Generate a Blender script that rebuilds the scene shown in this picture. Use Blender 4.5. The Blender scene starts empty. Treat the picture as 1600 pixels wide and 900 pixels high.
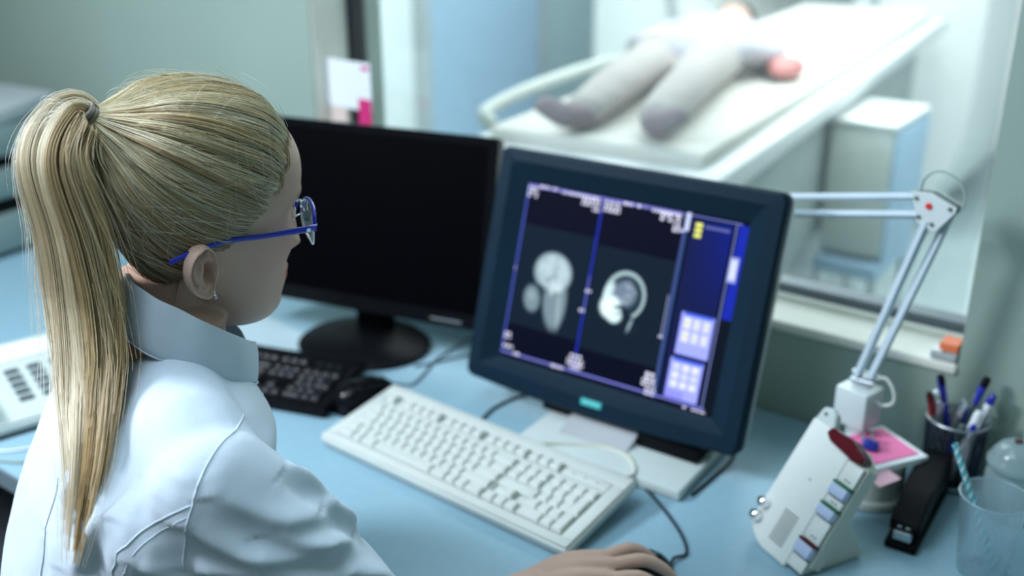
import bpy, bmesh, math, random
import numpy as np
from mathutils import Vector, Matrix, noise
from mathutils.bvhtree import BVHTree
S = bpy.context.scene
COL = S.collection
PI = math.pi
rad = math.radians
random.seed(7)
RNG = np.random.default_rng(11)

# ------------------------------------------------------------------ camera
cam_data = bpy.data.cameras.new('camera')
cam = bpy.data.objects.new('camera', cam_data); COL.objects.link(cam)
cam.location = (0.0, -1.48, 1.58)
cam.rotation_euler = (PI/2 - 0.3842, 0, rad(36))
cam_data.sensor_width = 36.0
cam_data.lens = 36.9
cam_data.clip_start = 0.05
cam_data.dof.use_dof = True
cam_data.dof.focus_distance = 1.03
cam_data.dof.aperture_fstop = 2.25
S.camera = cam

# ------------------------------------------------------------------ world, lights, exposure
W = bpy.data.worlds.new('world'); S.world = W; W.use_nodes = True
W.node_tree.nodes['Background'].inputs[0].default_value = (0.55, 0.72, 0.8, 1)
W.node_tree.nodes['Background'].inputs[1].default_value = 0.25
S.view_settings.view_transform = 'Standard'
S.view_settings.look = 'None'
S.view_settings.exposure = 0.0
S.view_settings.gamma = 1.0
S.view_settings.use_curve_mapping = False

def area(name, loc, target, size, power, col, size_y=None):
    l = bpy.data.lights.new(name, 'AREA'); l.energy = power; l.color = col; l.size = size
    if size_y: l.shape = 'RECTANGLE'; l.size_y = size_y
    o = bpy.data.objects.new(name, l); COL.objects.link(o); o.location = loc
    o.rotation_euler = (Vector(target)-Vector(loc)).to_track_quat('-Z', 'Y').to_euler()
    return o
area('key_light', (-2.05, -1.75, 2.35), (-0.9, -0.90, 1.1), 0.40, 29, (0.80, 0.89, 1.0))
area('rim_light', (-1.80, -1.60, 2.0), (-0.90, -0.95, 1.2), 0.30, 20, (0.84, 0.90, 1.0))
area('ceiling_light', (-1.0, -1.25, 2.65), (-0.85, -0.95, 0.8), 0.9, 24, (0.70, 0.86, 1.0))
area('desk_light', (-0.9, -0.50, 2.6), (-0.7, -0.4, 0.75), 0.8, 4, (0.62, 0.86, 1.0))
area('exam_light', (-2.2, 2.6, 2.75), (-2.2, 2.6, 0), 2.6, 125, (0.90, 0.98, 1.0), 3.4)
area('exam_fill', (-0.4, 1.5, 2.7), (-1.6, 5.0, 0.8), 1.4, 75, (0.90, 0.98, 1.0), 2.0)  # unseen fill lamp added to brighten the scanner and far wall

# ------------------------------------------------------------------ materials
def mat(name, col, rough=0.5, metal=0.0, var=0.06, scale=12.0, bump=0.0, bscale=200.0, spec=0.5, coat=0.0, trans=0.0, ior=1.45, alpha=1.0, emis=None, estr=0.0, sss=0.0, sheen=0.0):
    m = bpy.data.materials.new(name); m.use_nodes = True
    nt = m.node_tree; b = nt.nodes['Principled BSDF']
    b.inputs['Roughness'].default_value = rough
    b.inputs['Metallic'].default_value = metal
    b.inputs['Specular IOR Level'].default_value = spec
    b.inputs['Coat Weight'].default_value = coat
    b.inputs['Transmission Weight'].default_value = trans
    b.inputs['IOR'].default_value = ior
    b.inputs['Alpha'].default_value = alpha
    b.inputs['Sheen Weight'].default_value = sheen
    if sss:
        b.inputs['Subsurface Weight'].default_value = sss
        b.inputs['Subsurface Radius'].default_value = (0.012, 0.005, 0.003)
        b.inputs['Subsurface Scale'].default_value = 1.0
    if emis:
        b.inputs['Emission Color'].default_value = (*emis, 1); b.inputs['Emission Strength'].default_value = estr
    tc = nt.nodes.new('ShaderNodeTexCoord')
    nz = nt.nodes.new('ShaderNodeTexNoise'); nz.inputs['Scale'].default_value = scale; nz.inputs['Detail'].default_value = 4
    nt.links.new(tc.outputs['Object'], nz.inputs['Vector'])
    cr = nt.nodes.new('ShaderNodeValToRGB')
    lo = tuple(max(0, c*(1-var)) for c in col); hi = tuple(min(1, c*(1+var)) for c in col)
    cr.color_ramp.elements[0].color = (*lo, 1); cr.color_ramp.elements[1].color = (*hi, 1)
    cr.color_ramp.elements[0].position = 0.3; cr.color_ramp.elements[1].position = 0.7
    nt.links.new(nz.outputs['Fac'], cr.inputs['Fac'])
    nt.links.new(cr.outputs['Color'], b.inputs['Base Color'])
    if bump:
        n2 = nt.nodes.new('ShaderNodeTexNoise'); n2.inputs['Scale'].default_value = bscale; n2.inputs['Detail'].default_value = 2
        nt.links.new(tc.outputs['Object'], n2.inputs['Vector'])
        bp = nt.nodes.new('ShaderNodeBump'); bp.inputs['Strength'].default_value = bump; bp.inputs['Distance'].default_value = 0.002
        nt.links.new(n2.outputs['Fac'], bp.inputs['Height']); nt.links.new(bp.outputs['Normal'], b.inputs['Normal'])
    return m
M = {}
M['wall'] = mat('wall_paint', (0.31, 0.40, 0.345), 0.6, var=0.04, scale=3, bump=0.15, bscale=90)
M['trim'] = mat('cream_paint', (0.82, 0.82, 0.74), 0.45, var=0.03)
M['ceiling'] = mat('ceiling_paint', (0.6, 0.62, 0.6), 0.8)
M['floor'] = mat('vinyl_floor', (0.16, 0.18, 0.2), 0.4, var=0.2, scale=30)
M['desk'] = mat('desk_laminate', (0.27, 0.44, 0.53), 0.42, var=0.03, scale=60, bump=0.03, bscale=500)
M['desk_edge'] = mat('desk_edging', (0.16, 0.22, 0.25), 0.5)
M['dark_panel'] = mat('dark_board', (0.02, 0.026, 0.035), 0.6)
M['exam_floor'] = mat('exam_floor', (0.50, 0.60, 0.62), 0.35, var=0.05, scale=4)
M['exam_wall'] = mat('exam_wall', (0.80, 0.86, 0.86), 0.5, var=0.02)
M['exam_blue'] = mat('pale_blue_paint', (0.36, 0.52, 0.68), 0.5, var=0.03)
M['exam_grey'] = mat('grey_teal_paint', (0.42, 0.55, 0.58), 0.5, var=0.04)
M['white'] = mat('white_enamel', (0.78, 0.79, 0.78), 0.35, var=0.02)
M['cream'] = mat('cream_plastic', (0.58, 0.62, 0.58), 0.4, var=0.03, scale=20)
M['cream_side'] = mat('cream_plastic_side', (0.62, 0.62, 0.55), 0.45, var=0.03)
M['table_pad'] = mat('table_cover', (0.74, 0.71, 0.65), 0.6, var=0.03)
M['grey_green'] = mat('grey_green_panel', (0.33, 0.38, 0.36), 0.5)
M['steel'] = mat('brushed_steel', (0.55, 0.57, 0.6), 0.3, 1.0, var=0.05)
M['chrome'] = mat('polished_chrome', (0.85, 0.86, 0.88), 0.12, 1.0, var=0.02)
M['black'] = mat('black_plastic', (0.003, 0.0035, 0.005), 0.5, var=0.2, spec=0.12)
M['black_gloss'] = mat('black_gloss_plastic', (0.003, 0.003, 0.005), 0.2, var=0.1, spec=0.3)
M['panel_off'] = mat('switched_off_panel', (0.0006, 0.0006, 0.0015), 0.5, spec=0.04)
M['navy'] = mat('dark_blue_grey_plastic', (0.006, 0.020, 0.036), 0.5, var=0.06, bump=0.1, bscale=600, spec=0.10)
M['key_black'] = mat('black_keycap', (0.012, 0.013, 0.017), 0.35)
M['grey_frame'] = mat('grey_aluminium', (0.17, 0.20, 0.23), 0.45, 0.3)
M['grey_side'] = mat('light_grey_plastic', (0.42, 0.46, 0.47), 0.45)
M['base_grey'] = mat('warm_grey_plastic', (0.42, 0.44, 0.46), 0.5)
M['pink'] = mat('pink_paper', (0.86, 0.20, 0.42), 0.7, var=0.03)
M['pink_pale'] = mat('pale_pink_paper', (0.85, 0.5, 0.58), 0.7, var=0.03)
M['magenta'] = mat('magenta_paper', (0.62, 0.02, 0.17), 0.7)
M['paper'] = mat('white_paper', (0.80, 0.84, 0.86), 0.7, var=0.02)
M['yellow'] = mat('yellow_green_paper', (0.62, 0.68, 0.22), 0.7)
M['red'] = mat('bright_red_plastic', (0.75, 0.03, 0.02), 0.35)
M['intercom'] = mat('off_white_plastic', (0.80, 0.82, 0.78), 0.4, var=0.02)
M['dark_red'] = mat('clear_dark_red_plastic', (0.11, 0.006, 0.014), 0.15, var=0.1, coat=0.6)
M['green'] = mat('green_plastic', (0.01, 0.16, 0.07), 0.4)
M['lilac'] = mat('pale_lilac_plastic', (0.55, 0.62, 0.83), 0.4)
M['blue_ink'] = mat('blue_plastic', (0.012, 0.02, 0.34), 0.3, coat=0.3)
M['blue_clip'] = mat('deep_blue_plastic', (0.01, 0.03, 0.30), 0.3, coat=0.3)
M['orange'] = mat('orange_plastic', (0.80, 0.20, 0.08), 0.45)
M['lamp_paint'] = mat('pale_grey_enamel', (0.62, 0.68, 0.68), 0.35, var=0.03)
M['lamp_arm'] = mat('pale_blue_grey_metal', (0.56, 0.65, 0.72), 0.35, 0.1)
M['rubber'] = mat('grey_rubber', (0.10, 0.14, 0.13), 0.6)
M['cable_green'] = mat('grey_green_cable', (0.30, 0.40, 0.36), 0.5)
M['cable_cream'] = mat('cream_cable', (0.62, 0.64, 0.52), 0.5)
M['cable_black'] = mat('black_cable', (0.01, 0.012, 0.016), 0.4)
M['cable_grey'] = mat('dark_grey_cable', (0.08, 0.10, 0.12), 0.5)
M['teal'] = mat('teal_badge', (0.03, 0.42, 0.42), 0.4, emis=(0.0, 0.0, 0.0))
M['teal_light'] = mat('pale_teal_lettering', (0.35, 0.85, 0.82), 0.4)
M['phone'] = mat('pale_grey_plastic', (0.55, 0.62, 0.60), 0.45, var=0.03)
M['phone_key'] = mat('dark_grey_key', (0.10, 0.13, 0.14), 0.5)
M['grey_print'] = mat('grey_print', (0.22, 0.24, 0.25), 0.6)
M['printer'] = mat('grey_green_plastic', (0.25, 0.33, 0.32), 0.5)
M['straw'] = mat('teal_straw', (0.10, 0.50, 0.58), 0.3)
M['straw_white'] = mat('white_straw', (0.75, 0.85, 0.88), 0.3)
M['seat'] = mat('dark_blue_upholstery', (0.03, 0.045, 0.09), 0.8, bump=0.3, bscale=400)

def glassy(name, tint, rough=0.02, gl=0.08, haze=0.0, hcol=(0.7, 0.8, 0.85)):
    m = bpy.data.materials.new(name); m.use_nodes = True; nt = m.node_tree
    nt.nodes.remove(nt.nodes['Principled BSDF']); out = nt.nodes['Material Output']
    t = nt.nodes.new('ShaderNodeBsdfTransparent'); t.inputs[0].default_value = (*tint, 1)
    g = nt.nodes.new('ShaderNodeBsdfGlossy'); g.inputs['Roughness'].default_value = rough
    lw = nt.nodes.new('ShaderNodeLayerWeight'); lw.inputs[0].default_value = 0.25
    mp = nt.nodes.new('ShaderNodeMapRange'); mp.inputs['To Min'].default_value = gl*0.4; mp.inputs['To Max'].default_value = min(1, gl*6)
    nt.links.new(lw.outputs['Facing'], mp.inputs['Value'])
    mx = nt.nodes.new('ShaderNodeMixShader')
    nt.links.new(mp.outputs[0], mx.inputs[0]); nt.links.new(t.outputs[0], mx.inputs[1]); nt.links.new(g.outputs[0], mx.inputs[2])
    last = mx
    if haze:
        d = nt.nodes.new('ShaderNodeBsdfDiffuse'); d.inputs[0].default_value = (*hcol, 1)
        tl = nt.nodes.new('ShaderNodeBsdfTranslucent'); tl.inputs[0].default_value = (*hcol, 1)
        m1 = nt.nodes.new('ShaderNodeMixShader'); m1.inputs[0].default_value = 0.5
        nt.links.new(d.outputs[0], m1.inputs[1]); nt.links.new(tl.outputs[0], m1.inputs[2])
        nz = nt.nodes.new('ShaderNodeTexNoise'); nz.inputs['Scale'].default_value = 25
        mr = nt.nodes.new('ShaderNodeMapRange'); mr.inputs['To Min'].default_value = haze*0.85; mr.inputs['To Max'].default_value = haze*1.15
        nt.links.new(nz.outputs['Fac'], mr.inputs['Value'])
        m2 = nt.nodes.new('ShaderNodeMixShader'); nt.links.new(mr.outputs[0], m2.inputs[0])
        nt.links.new(mx.outputs[0], m2.inputs[1]); nt.links.new(m1.outputs[0], m2.inputs[2]); last = m2
    nt.links.new(last.outputs[0], out.inputs['Surface'])
    return m
M['glass'] = glassy('window_glass', (0.95, 0.98, 0.98), gl=0.05, haze=0.035)
M['lens'] = glassy('spectacle_lens', (0.93, 0.95, 0.97), gl=0.10)
M['cup'] = glassy('clear_plastic', (0.86, 0.93, 0.96), rough=0.12, gl=0.16, haze=0.30, hcol=(0.62, 0.78, 0.86))
M['jar'] = glassy('frosted_glass', (0.84, 0.92, 0.93), rough=0.15, gl=0.18, haze=0.62, hcol=(0.55, 0.68, 0.70))

# ------------------------------------------------------------------ mesh helpers
def bx(bm, c, s, rot=None, bevel=0.0, seg=2):
    r = bmesh.ops.create_cube(bm, size=1.0)
    vs = r['verts']
    bmesh.ops.scale(bm, vec=s, verts=vs)
    if bevel > 0:
        es = list({e for v in vs for e in v.link_edges})
        rb = bmesh.ops.bevel(bm, geom=es, offset=bevel, segments=seg, affect='EDGES', profile=0.5)
        vs = list(set(rb['verts']) | {v for v in vs if v.is_valid})
    if rot is not None: bmesh.ops.rotate(bm, cent=(0, 0, 0), matrix=rot, verts=vs)
    bmesh.ops.translate(bm, vec=c, verts=vs)
    return vs
def ring_loft(bm, rings, cap=True, closed=True):
    R = [[bm.verts.new(p) for p in r] for r in rings]
    n = len(R[0])
    for a, b in zip(R, R[1:]):
        for i in range(n if closed else n-1):
            j = (i+1) % n
            bm.faces.new((a[i], a[j], b[j], b[i]))
    if cap:
        bm.faces.new(R[0][::-1]); bm.faces.new(R[-1])
    return R
def lathe(bm, prof, c=(0, 0, 0), n=32, mat3=None, cap=True):
    rings = []
    for r, z in prof:
        ring = []
        for i in range(n):
            a = 2*PI*i/n; v = Vector((r*math.cos(a), r*math.sin(a), z))
            if mat3 is not None: v = mat3 @ v
            ring.append(v+Vector(c))
        rings.append(ring)
    ring_loft(bm, rings, cap)
def catmull(pts, k=8):
    P = [Vector(p) for p in pts]
    if len(P) < 3: return P
    P = [P[0]*2-P[1]]+P+[P[-1]*2-P[-2]]; out = []
    for i in range(1, len(P)-2):
        a, b, c, d = P[i-1:i+3]
        for j in range(k):
            t = j/k
            out.append(0.5*((2*b)+(c-a)*t+(2*a-5*b+4*c-d)*t*t+(3*b-a-3*c+d)*t**3))
    out.append(P[-2]); return out
def tube(bm, pts, r, n=10, k=8, smooth=True, caps=True, flat=1.0, up=None):
    P = catmull(pts, k) if smooth else [Vector(p) for p in pts]
    m = len(P)
    if isinstance(r, (int, float)): rr = [r]*m
    else:
        rr = [np.interp(i/(m-1)*(len(r)-1), range(len(r)), r) for i in range(m)]
    rings = []; prev = None
    for i, p in enumerate(P):
        t = (P[min(i+1, m-1)]-P[max(i-1, 0)]).normalized()
        if prev is None:
            a = Vector(up) if up is not None else (Vector((0, 0, 1)) if abs(t.z) < 0.9 else Vector((1, 0, 0)))
            prev = (a-t*a.dot(t)).normalized()
        prev = (prev-t*prev.dot(t)).normalized(); q = t.cross(prev)
        rings.append([p+prev*math.cos(2*PI*j/n)*rr[i]*flat+q*math.sin(2*PI*j/n)*rr[i] for j in range(n)])
    ring_loft(bm, rings, caps)
def cyl(bm, a, b, r, r2=None, n=20):
    a, b = Vector(a), Vector(b); r2 = r if r2 is None else r2
    q = (b-a).to_track_quat('Z', 'Y').to_matrix(); L = (b-a).length
    lathe(bm, [(r, 0), (r2, L)], a, n, q)
def ball(bm, c, r, sc=(1, 1, 1), rot=None, seg=20):
    q = bmesh.ops.create_uvsphere(bm, u_segments=seg, v_segments=seg//2+2, radius=r)
    bmesh.ops.scale(bm, vec=sc, verts=q['verts'])
    if rot is not None: bmesh.ops.rotate(bm, cent=(0, 0, 0), matrix=rot, verts=q['verts'])
    bmesh.ops.translate(bm, vec=c, verts=q['verts'])
def prism(bm, poly, z0, z1):
    ring_loft(bm, [[Vector((x, y, z0)) for x, y in poly], [Vector((x, y, z1)) for x, y in poly]])
def NB(): return bmesh.new()
def obj(name, bm, m, parent=None, smooth=None, mtx=None):
    me = bpy.data.meshes.new(name)
    bmesh.ops.recalc_face_normals(bm, faces=bm.faces)
    bm.to_mesh(me); bm.free()
    me.materials.append(m)
    o = bpy.data.objects.new(name, me); COL.objects.link(o)
    if parent: o.parent = parent
    if mtx is not None: o.matrix_local = mtx
    if smooth is not None:
        me.polygons.foreach_set('use_smooth', [True]*len(me.polygons))
        try: me.set_sharp_from_angle(angle=rad(smooth))
        except Exception: pass
    return o
def thing(name, label, cat, loc=(0, 0, 0), rot=(0, 0, 0), group=None):
    o = bpy.data.objects.new(name, None); COL.objects.link(o); o.empty_display_size = 0.05
    o.location = loc; o.rotation_euler = rot; o['label'] = label; o['category'] = cat
    if group: o['group'] = group
    return o
def tag(o, label, cat, group=None, kind=None):
    o['label'] = label; o['category'] = cat
    if group: o['group'] = group
    if kind: o['kind'] = kind
    return o
def struct(name, bm, m, parent=None, smooth=None):
    o = obj(name, bm, m, parent, smooth)
    if parent is None: o['kind'] = 'structure'
    return o
def RZ(a): return Matrix.Rotation(a, 3, 'Z')
def RX(a): return Matrix.Rotation(a, 3, 'X')
def RY(a): return Matrix.Rotation(a, 3, 'Y')

# ------------------------------------------------------------------ control room
X0, X1, Y0, ZC = -3.3, 1.3, -3.3, 2.7
WX0, WX1, WZ0, WZ1 = -1.565, -0.280, 0.905, 2.15
b = NB()
bx(b, ((X0+WX0)/2, 0.1, ZC/2), (WX0-X0, 0.2, ZC)); bx(b, ((X1+WX1)/2, 0.1, ZC/2), (X1-WX1, 0.2, ZC))
bx(b, ((WX0+WX1)/2, 0.1, WZ0/2), (WX1-WX0, 0.2, WZ0)); bx(b, ((WX0+WX1)/2, 0.1, (WZ1+ZC)/2), (WX1-WX0, 0.2, ZC-WZ1))
struct('wall_back', b, M['wall'])
b = NB(); bx(b, (X0-0.05, Y0/2, ZC/2), (0.1, -Y0, ZC)); struct('wall_left', b, M['wall'])
b = NB(); bx(b, (X1+0.05, Y0/2, ZC/2), (0.1, -Y0, ZC)); struct('wall_right', b, M['wall'])
b = NB(); bx(b, ((X0+X1)/2, Y0-0.05, ZC/2), (X1-X0, 0.1, ZC)); struct('wall_front', b, M['wall'])
b = NB(); bx(b, ((X0+X1)/2, Y0/2, -0.05), (X1-X0, -Y0, 0.1)); struct('floor', b, M['floor'])
b = NB(); bx(b, ((X0+X1)/2, Y0/2, ZC+0.05), (X1-X0, -Y0, 0.1)); struct('ceiling', b, M['ceiling'])
# window between the rooms
wnd = bpy.data.objects.new('window_1', None); COL.objects.link(wnd); wnd['kind'] = 'structure'; wnd.location = (0, 0, 0)
b = NB()
bx(b, ((WX0+WX1)/2, 0.115, WZ0+0.016), (WX1-WX0, 0.035, 0.026)); bx(b, ((WX0+WX1)/2, 0.115, WZ1-0.02), (WX1-WX0, 0.035, 0.04))
bx(b, (WX1-0.006, 0.115, (WZ0+WZ1)/2), (0.012, 0.035, WZ1-WZ0))
obj('window_frame', b, M['grey_frame'], wnd)
b = NB(); bx(b, (WX0+0.0105, 0.115, (WZ0+WZ1)/2), (0.018, 0.040, WZ1-WZ0-0.01), bevel=0.002)
o = obj('window_post', b, mat('black_rubber_post', (0.018, 0.024, 0.03), 0.5), wnd)
b = NB(); bx(b, ((WX0+WX1)/2, 0.118, (WZ0+WZ1)/2), (WX1-WX0-0.06, 0.006, WZ1-WZ0-0.06)); obj('window_pane', b, M['glass'], wnd)
b = NB(); bx(b, ((WX0+WX1)/2, 0.045, WZ0-0.003), (WX1-WX0, 0.10, 0.016), bevel=0.004)
bx(b, ((WX0+WX1)/2, 0.088, WZ0+0.009), (WX1-WX0, 0.014, 0.012), bevel=0.003)
obj('window_sill', b, M['trim'], wnd)
b = NB(); bx(b, (WX0-0.001, 0.048, (WZ0+WZ1)/2), (0.006, 0.096, WZ1-WZ0), bevel=0.001); pass
obj('window_lining', b, M['trim'], wnd)
# ------------------------------------------------------------------ exam room behind the glass
EX0, EX1, EY0, EY1 = -4.0, 1.3, 0.2, 5.8
b = NB(); bx(b, ((EX0+EX1)/2, (EY0+EY1)/2, -0.05), (EX1-EX0, EY1-EY0, 0.1)); struct('floor_exam_room', b, M['exam_floor'])
b = NB(); bx(b, ((EX0+EX1)/2, (EY0+EY1)/2, 2.85), (EX1-EX0, EY1-EY0, 0.1)); struct('ceiling_exam_room', b, M['white'])
b = NB(); bx(b, (EX0-0.05, (EY0+EY1)/2, 1.4), (0.1, EY1-EY0, 2.8)); struct('wall_exam_left', b, M['exam_wall'])
b = NB(); bx(b, (EX1+0.05, (EY0+EY1)/2, 1.4), (0.1, EY1-EY0, 2.8)); struct('wall_exam_right', b, M['exam_wall'])
b = NB(); bx(b, ((EX0+EX1)/2, EY1+0.05, 1.4), (EX1-EX0, 0.1, 2.8)); struct('wall_exam_back', b, M['exam_wall'])
b = NB(); bx(b, ((EX0+EX1)/2, EY1-0.012, 0.06), (EX1-EX0, 0.024, 0.12)); bx(b, ((EX0+EX1)/2, EY1-0.02, 0.01), (EX1-EX0, 0.04, 0.02)); struct('baseboard_exam_back', b, M['grey_green'])
dr = bpy.data.objects.new('door_1', None); COL.objects.link(dr); dr['kind'] = 'structure'; dr.location = (EX0, 3.7, 0)
b = NB(); bx(b, (0.03, 0, 1.05), (0.05, 1.1, 2.1), bevel=0.005); obj('door_leaf', b, M['exam_blue'], dr)
b = NB(); bx(b, (0.03, -0.59, 1.07), (0.08, 0.07, 2.14)); bx(b, (0.03, 0.59, 1.07), (0.08, 0.07, 2.14)); bx(b, (0.03, 0, 2.16), (0.08, 1.25, 0.07)); obj('door_frame', b, M['grey_side'], dr)
b = NB(); cyl(b, (0.055, -0.45, 1.0), (0.10, -0.45, 1.0), 0.01); cyl(b, (0.095, -0.46, 1.0), (0.095, -0.33, 1.0), 0.009); obj('door_handle', b, M['steel'], dr)
b = NB(); bx(b, (EX0+0.02, 5.05, 1.25), (0.04, 1.45, 2.5)); struct('trim_1', b, M['exam_grey'])
t = thing('conduit', 'pale grey cable duct running up the wall right of the pen holder', 'cable duct', (-0.165, 0, 0.76))
b = NB(); bx(b, (0, -0.0075, 0.65), (0.024, 0.015, 1.3), bevel=0.003); obj('duct', b, M['grey_side'], t)
b = NB(); bx(b, (0, -0.017, 0.65), (0.016, 0.003, 1.3), bevel=0.001); obj('duct_cover', b, M['paper'], t)

# MRI scanner and table
sc = thing('scanner', 'large white scanner with a round bore behind the patient table', 'scanner', (-2.0, 3.95, 0))
b = NB()
n = 48; rings = []
def sq(a, w, h, e=5.0):
    c, s_ = math.cos(a), math.sin(a); k = (abs(c)**e+abs(s_)**e)**(-1/e); return (w*k*c, h*k*s_)
for (yy, k, hole) in ((-0.60, 0.90, 0), (-0.66, 0.80, 0)): pass
def gr(y, w, h, hole=False):
    out = []
    for i in range(n):
        a = 2*PI*i/n
        if hole: x, z = w*math.cos(a), h*math.sin(a)
        else: x, z = sq(a, w, h)
        out.append(Vector((x, y, 1.05+z)))
    return out
seq = [gr(0.6, 0.36, 0.36, 1), gr(-0.50, 0.36, 0.36, 1), gr(-0.60, 0.42, 0.42, 1), gr(-0.66, 0.52, 0.52, 1), gr(-0.68, 0.80, 0.85), gr(-0.62, 0.96, 1.0), gr(-0.5, 1.0, 1.04), gr(0.6, 1.0, 1.04)]
seq.append(seq[0])
ring_loft(b, seq, cap=False); bmesh.ops.remove_doubles(b, verts=b.verts, dist=1e-5)
obj('gantry', b, M['white'], sc, 40)
b = NB()
rr = [[(0.5+0.03*math.cos(2*PI*j/8)) for j in range(8)]]
ringl = []
for i in range(n+1):
    a = 2*PI*i/n; ringl.append([Vector(((0.50+0.02*math.cos(2*PI*j/8))*math.cos(a), -0.668+0.02*math.sin(2*PI*j/8), 1.05+(0.50+0.02*math.cos(2*PI*j/8))*math.sin(a))) for j in range(8)])
ring_loft(b, ringl, cap=False); obj('bore_ring', b, M['grey_side'], sc, 60)
b = NB(); bx(b, (0.62, -0.69, 0.62), (0.16, 0.012, 0.10), bevel=0.004); obj('warning_label', b, M['yellow'], sc)
tb = thing('patient_table', 'long white examination table carrying the patient behind the glass', 'examination table', (-1.165, 0.36, 0.06), (0, 0, rad(6)))
b = NB(); bx(b, (0, 1.375, 0.905), (0.63, 2.75, 0.06), bevel=0.02); obj('tabletop', b, M['white'], tb, 40)
b = NB(); bx(b, (0.0, 1.36, 0.95), (0.52, 2.6, 0.035), bevel=0.015); obj('pad', b, M['table_pad'], tb, 40)
b = NB(); bx(b, (0.0, 1.3, 0.68), (0.54, 2.2, 0.39), bevel=0.02); obj('side_housing', b, M['grey_green'], tb, 40)
b = NB(); bx(b, (-0.02, 1.3, 0.215), (0.46, 1.6, 0.55), bevel=0.03); obj('pedestal', b, M['grey_side'], tb, 40)
b = NB(); tube(b, [(-0.33, 0.20, 0.93), (-0.37, 0.24, 0.955), (-0.39, 0.55, 0.965), (-0.38, 1.0, 0.96), (-0.33, 1.05, 0.93)], 0.018, 10); obj('side_rail', b, M['cream'], tb, 60)
t = thing('equipment_trolley', 'white box trolley with its shaded side painted blue right of the patient table', 'trolley', (-0.895, 1.56, 0))
b = NB(); bx(b, (0, 0, 0.72), (0.18, 0.32, 0.38), bevel=0.015); obj('cabinet', b, M['cream'], t, 40)
b = NB(); bx(b, (0.094, 0, 0.71), (0.010, 0.30, 0.38), bevel=0.004); o = obj('shaded_side', b, M['exam_blue'], t, 40); o['label'] = 'side face painted bluish for shade'  # blue skin puts the shade of this box side into its colour
b = NB(); bx(b, (0, 0, 0.914), (0.19, 0.33, 0.014), bevel=0.006); obj('top_plate', b, M['white'], t, 40)
b = NB(); bx(b, (0, 0, 0.49), (0.19, 0.34, 0.05), bevel=0.01); o = obj('lower_tray', b, M['exam_blue'], t, 40); o['label'] = 'blue lower tray'
for sx in (-1, 1):
    for sy in (-1, 1):
        q = NB(); cyl(q, (sx*0.08, sy*0.15, 0.05), (sx*0.08, sy*0.15, 0.47), 0.012); obj('leg', q, M['steel'], t, 60)
        q = NB(); cyl(q, (sx*0.08-0.01, sy*0.15, 0.026), (sx*0.08+0.01, sy*0.15, 0.026), 0.026); cyl(q, (sx*0.08, sy*0.15, 0.03), (sx*0.08, sy*0.15, 0.06), 0.008); obj('caster', q, M['rubber'], t, 40)
t = thing('pillow', 'red cushion beside the patient on the table', 'cushion', (-1.10, 1.32, 1.0290), (0, 0, rad(10)))
b = NB(); ball(b, (0, 0, 0.030), 0.10, (0.5, 0.9, 0.29)); obj('cushion_cover', b, mat('red_vinyl', (0.62, 0.22, 0.20), 0.5), t, 60)
# ------------------------------------------------------------------ desk
dk = thing('desk', 'long pale blue desk under the window carrying all the equipment', 'desk', (-0.9, -0.42, 0))
b = NB(); bx(b, (0, -0.002, 0.735), (3.9, 0.835, 0.03), bevel=0.002); obj('desktop', b, M['desk'], dk)
b = NB(); bx(b, (0, -0.4215, 0.735), (3.9, 0.004, 0.0302)); obj('edge_strip', b, M['desk_edge'], dk)
for x in (-1.93, -0.5, 1.93):
    b = NB(); bx(b, (x, 0.0, 0.36), (0.03, 0.78, 0.718)); obj('side_panel', b, M['desk_edge'], dk)
b = NB(); bx(b, (0, 0.2, 0.45), (3.8, 0.02, 0.53)); obj('back_panel', b, M['dark_panel'], dk)
b = NB(); bx(b, (-0.9, 0.12, 0.36), (0.7, 0.1, 0.4)); b.free()

# ------------------------------------------------------------------ keyboards
KU = 0.0187
keymesh = {}
def keycap(w, h, H=0.0075):
    key = (round(w, 3), round(h, 3), H)
    if key in keymesh: return keymesh[key]
    b = NB(); W_, D_ = w*KU-0.0008, h*KU-0.0008
    def rr(W2, D2, z, c):
        x, y = W2/2, D2/2; p = []
        for sx, sy in ((1, 1), (-1, 1), (-1, -1), (1, -1)):
            q = [(sx*x, sy*(y-c)), (sx*(x-c), sy*y)]
            if sx*sy < 0: q = q[::-1]
            p += q
        return [Vector((a, d+ (0.0006 if z > 0.004 else 0), z)) for a, d in p]
    ring_loft(b, [rr(W_, D_, 0, 0.0008), rr(W_-0.0012, D_-0.0012, H*0.5, 0.001), rr(W_-0.0040, D_-0.0046, H-0.0006, 0.0018), rr(W_-0.0052, D_-0.0058, H, 0.0018)])
    bmesh.ops.recalc_face_normals(b, faces=b.faces)
    me = bpy.data.meshes.new('key'); b.to_mesh(me); b.free(); keymesh[key] = me
    return me
def layout():
    K = []
    def row(y, xs, h=1):
        x = 0
        for w in xs:
            if w < 0: x -= w; continue
            K.append((x+w/2, y, w, h)); x += w
    row(0, [1, -1, 1, 1, 1, 1, -0.5, 1, 1, 1, 1, -0.5, 1, 1, 1, 1, -0.25, 1, 1, 1])
    row(1.5, [1]*13+[2, -0.25, 1, 1, 1, -0.25, 1, 1, 1, 1])
    row(2.5, [1.5]+[1]*12+[1.5, -0.25, 1, 1, 1, -0.25, 1, 1, 1])
    row(3.5, [1.75]+[1]*11+[2.25, -3.75, 1, 1, 1])
    row(4.5, [1.25]+[1]*11+[2.75, -1.25, 1, -1.25, 1, 1, 1])
    row(5.5, [1.5, 1, 1.5, 6, 1.5, 1, 1, 1.5, -0.25, 1, 1, 1, -0.25, 2, 1])
    K.append((15.25+3+0.25+3.5, 3.0, 1, 2)); K.append((15.25+3+0.25+3.5, 5.0, 1, 2))
    return K
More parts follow.
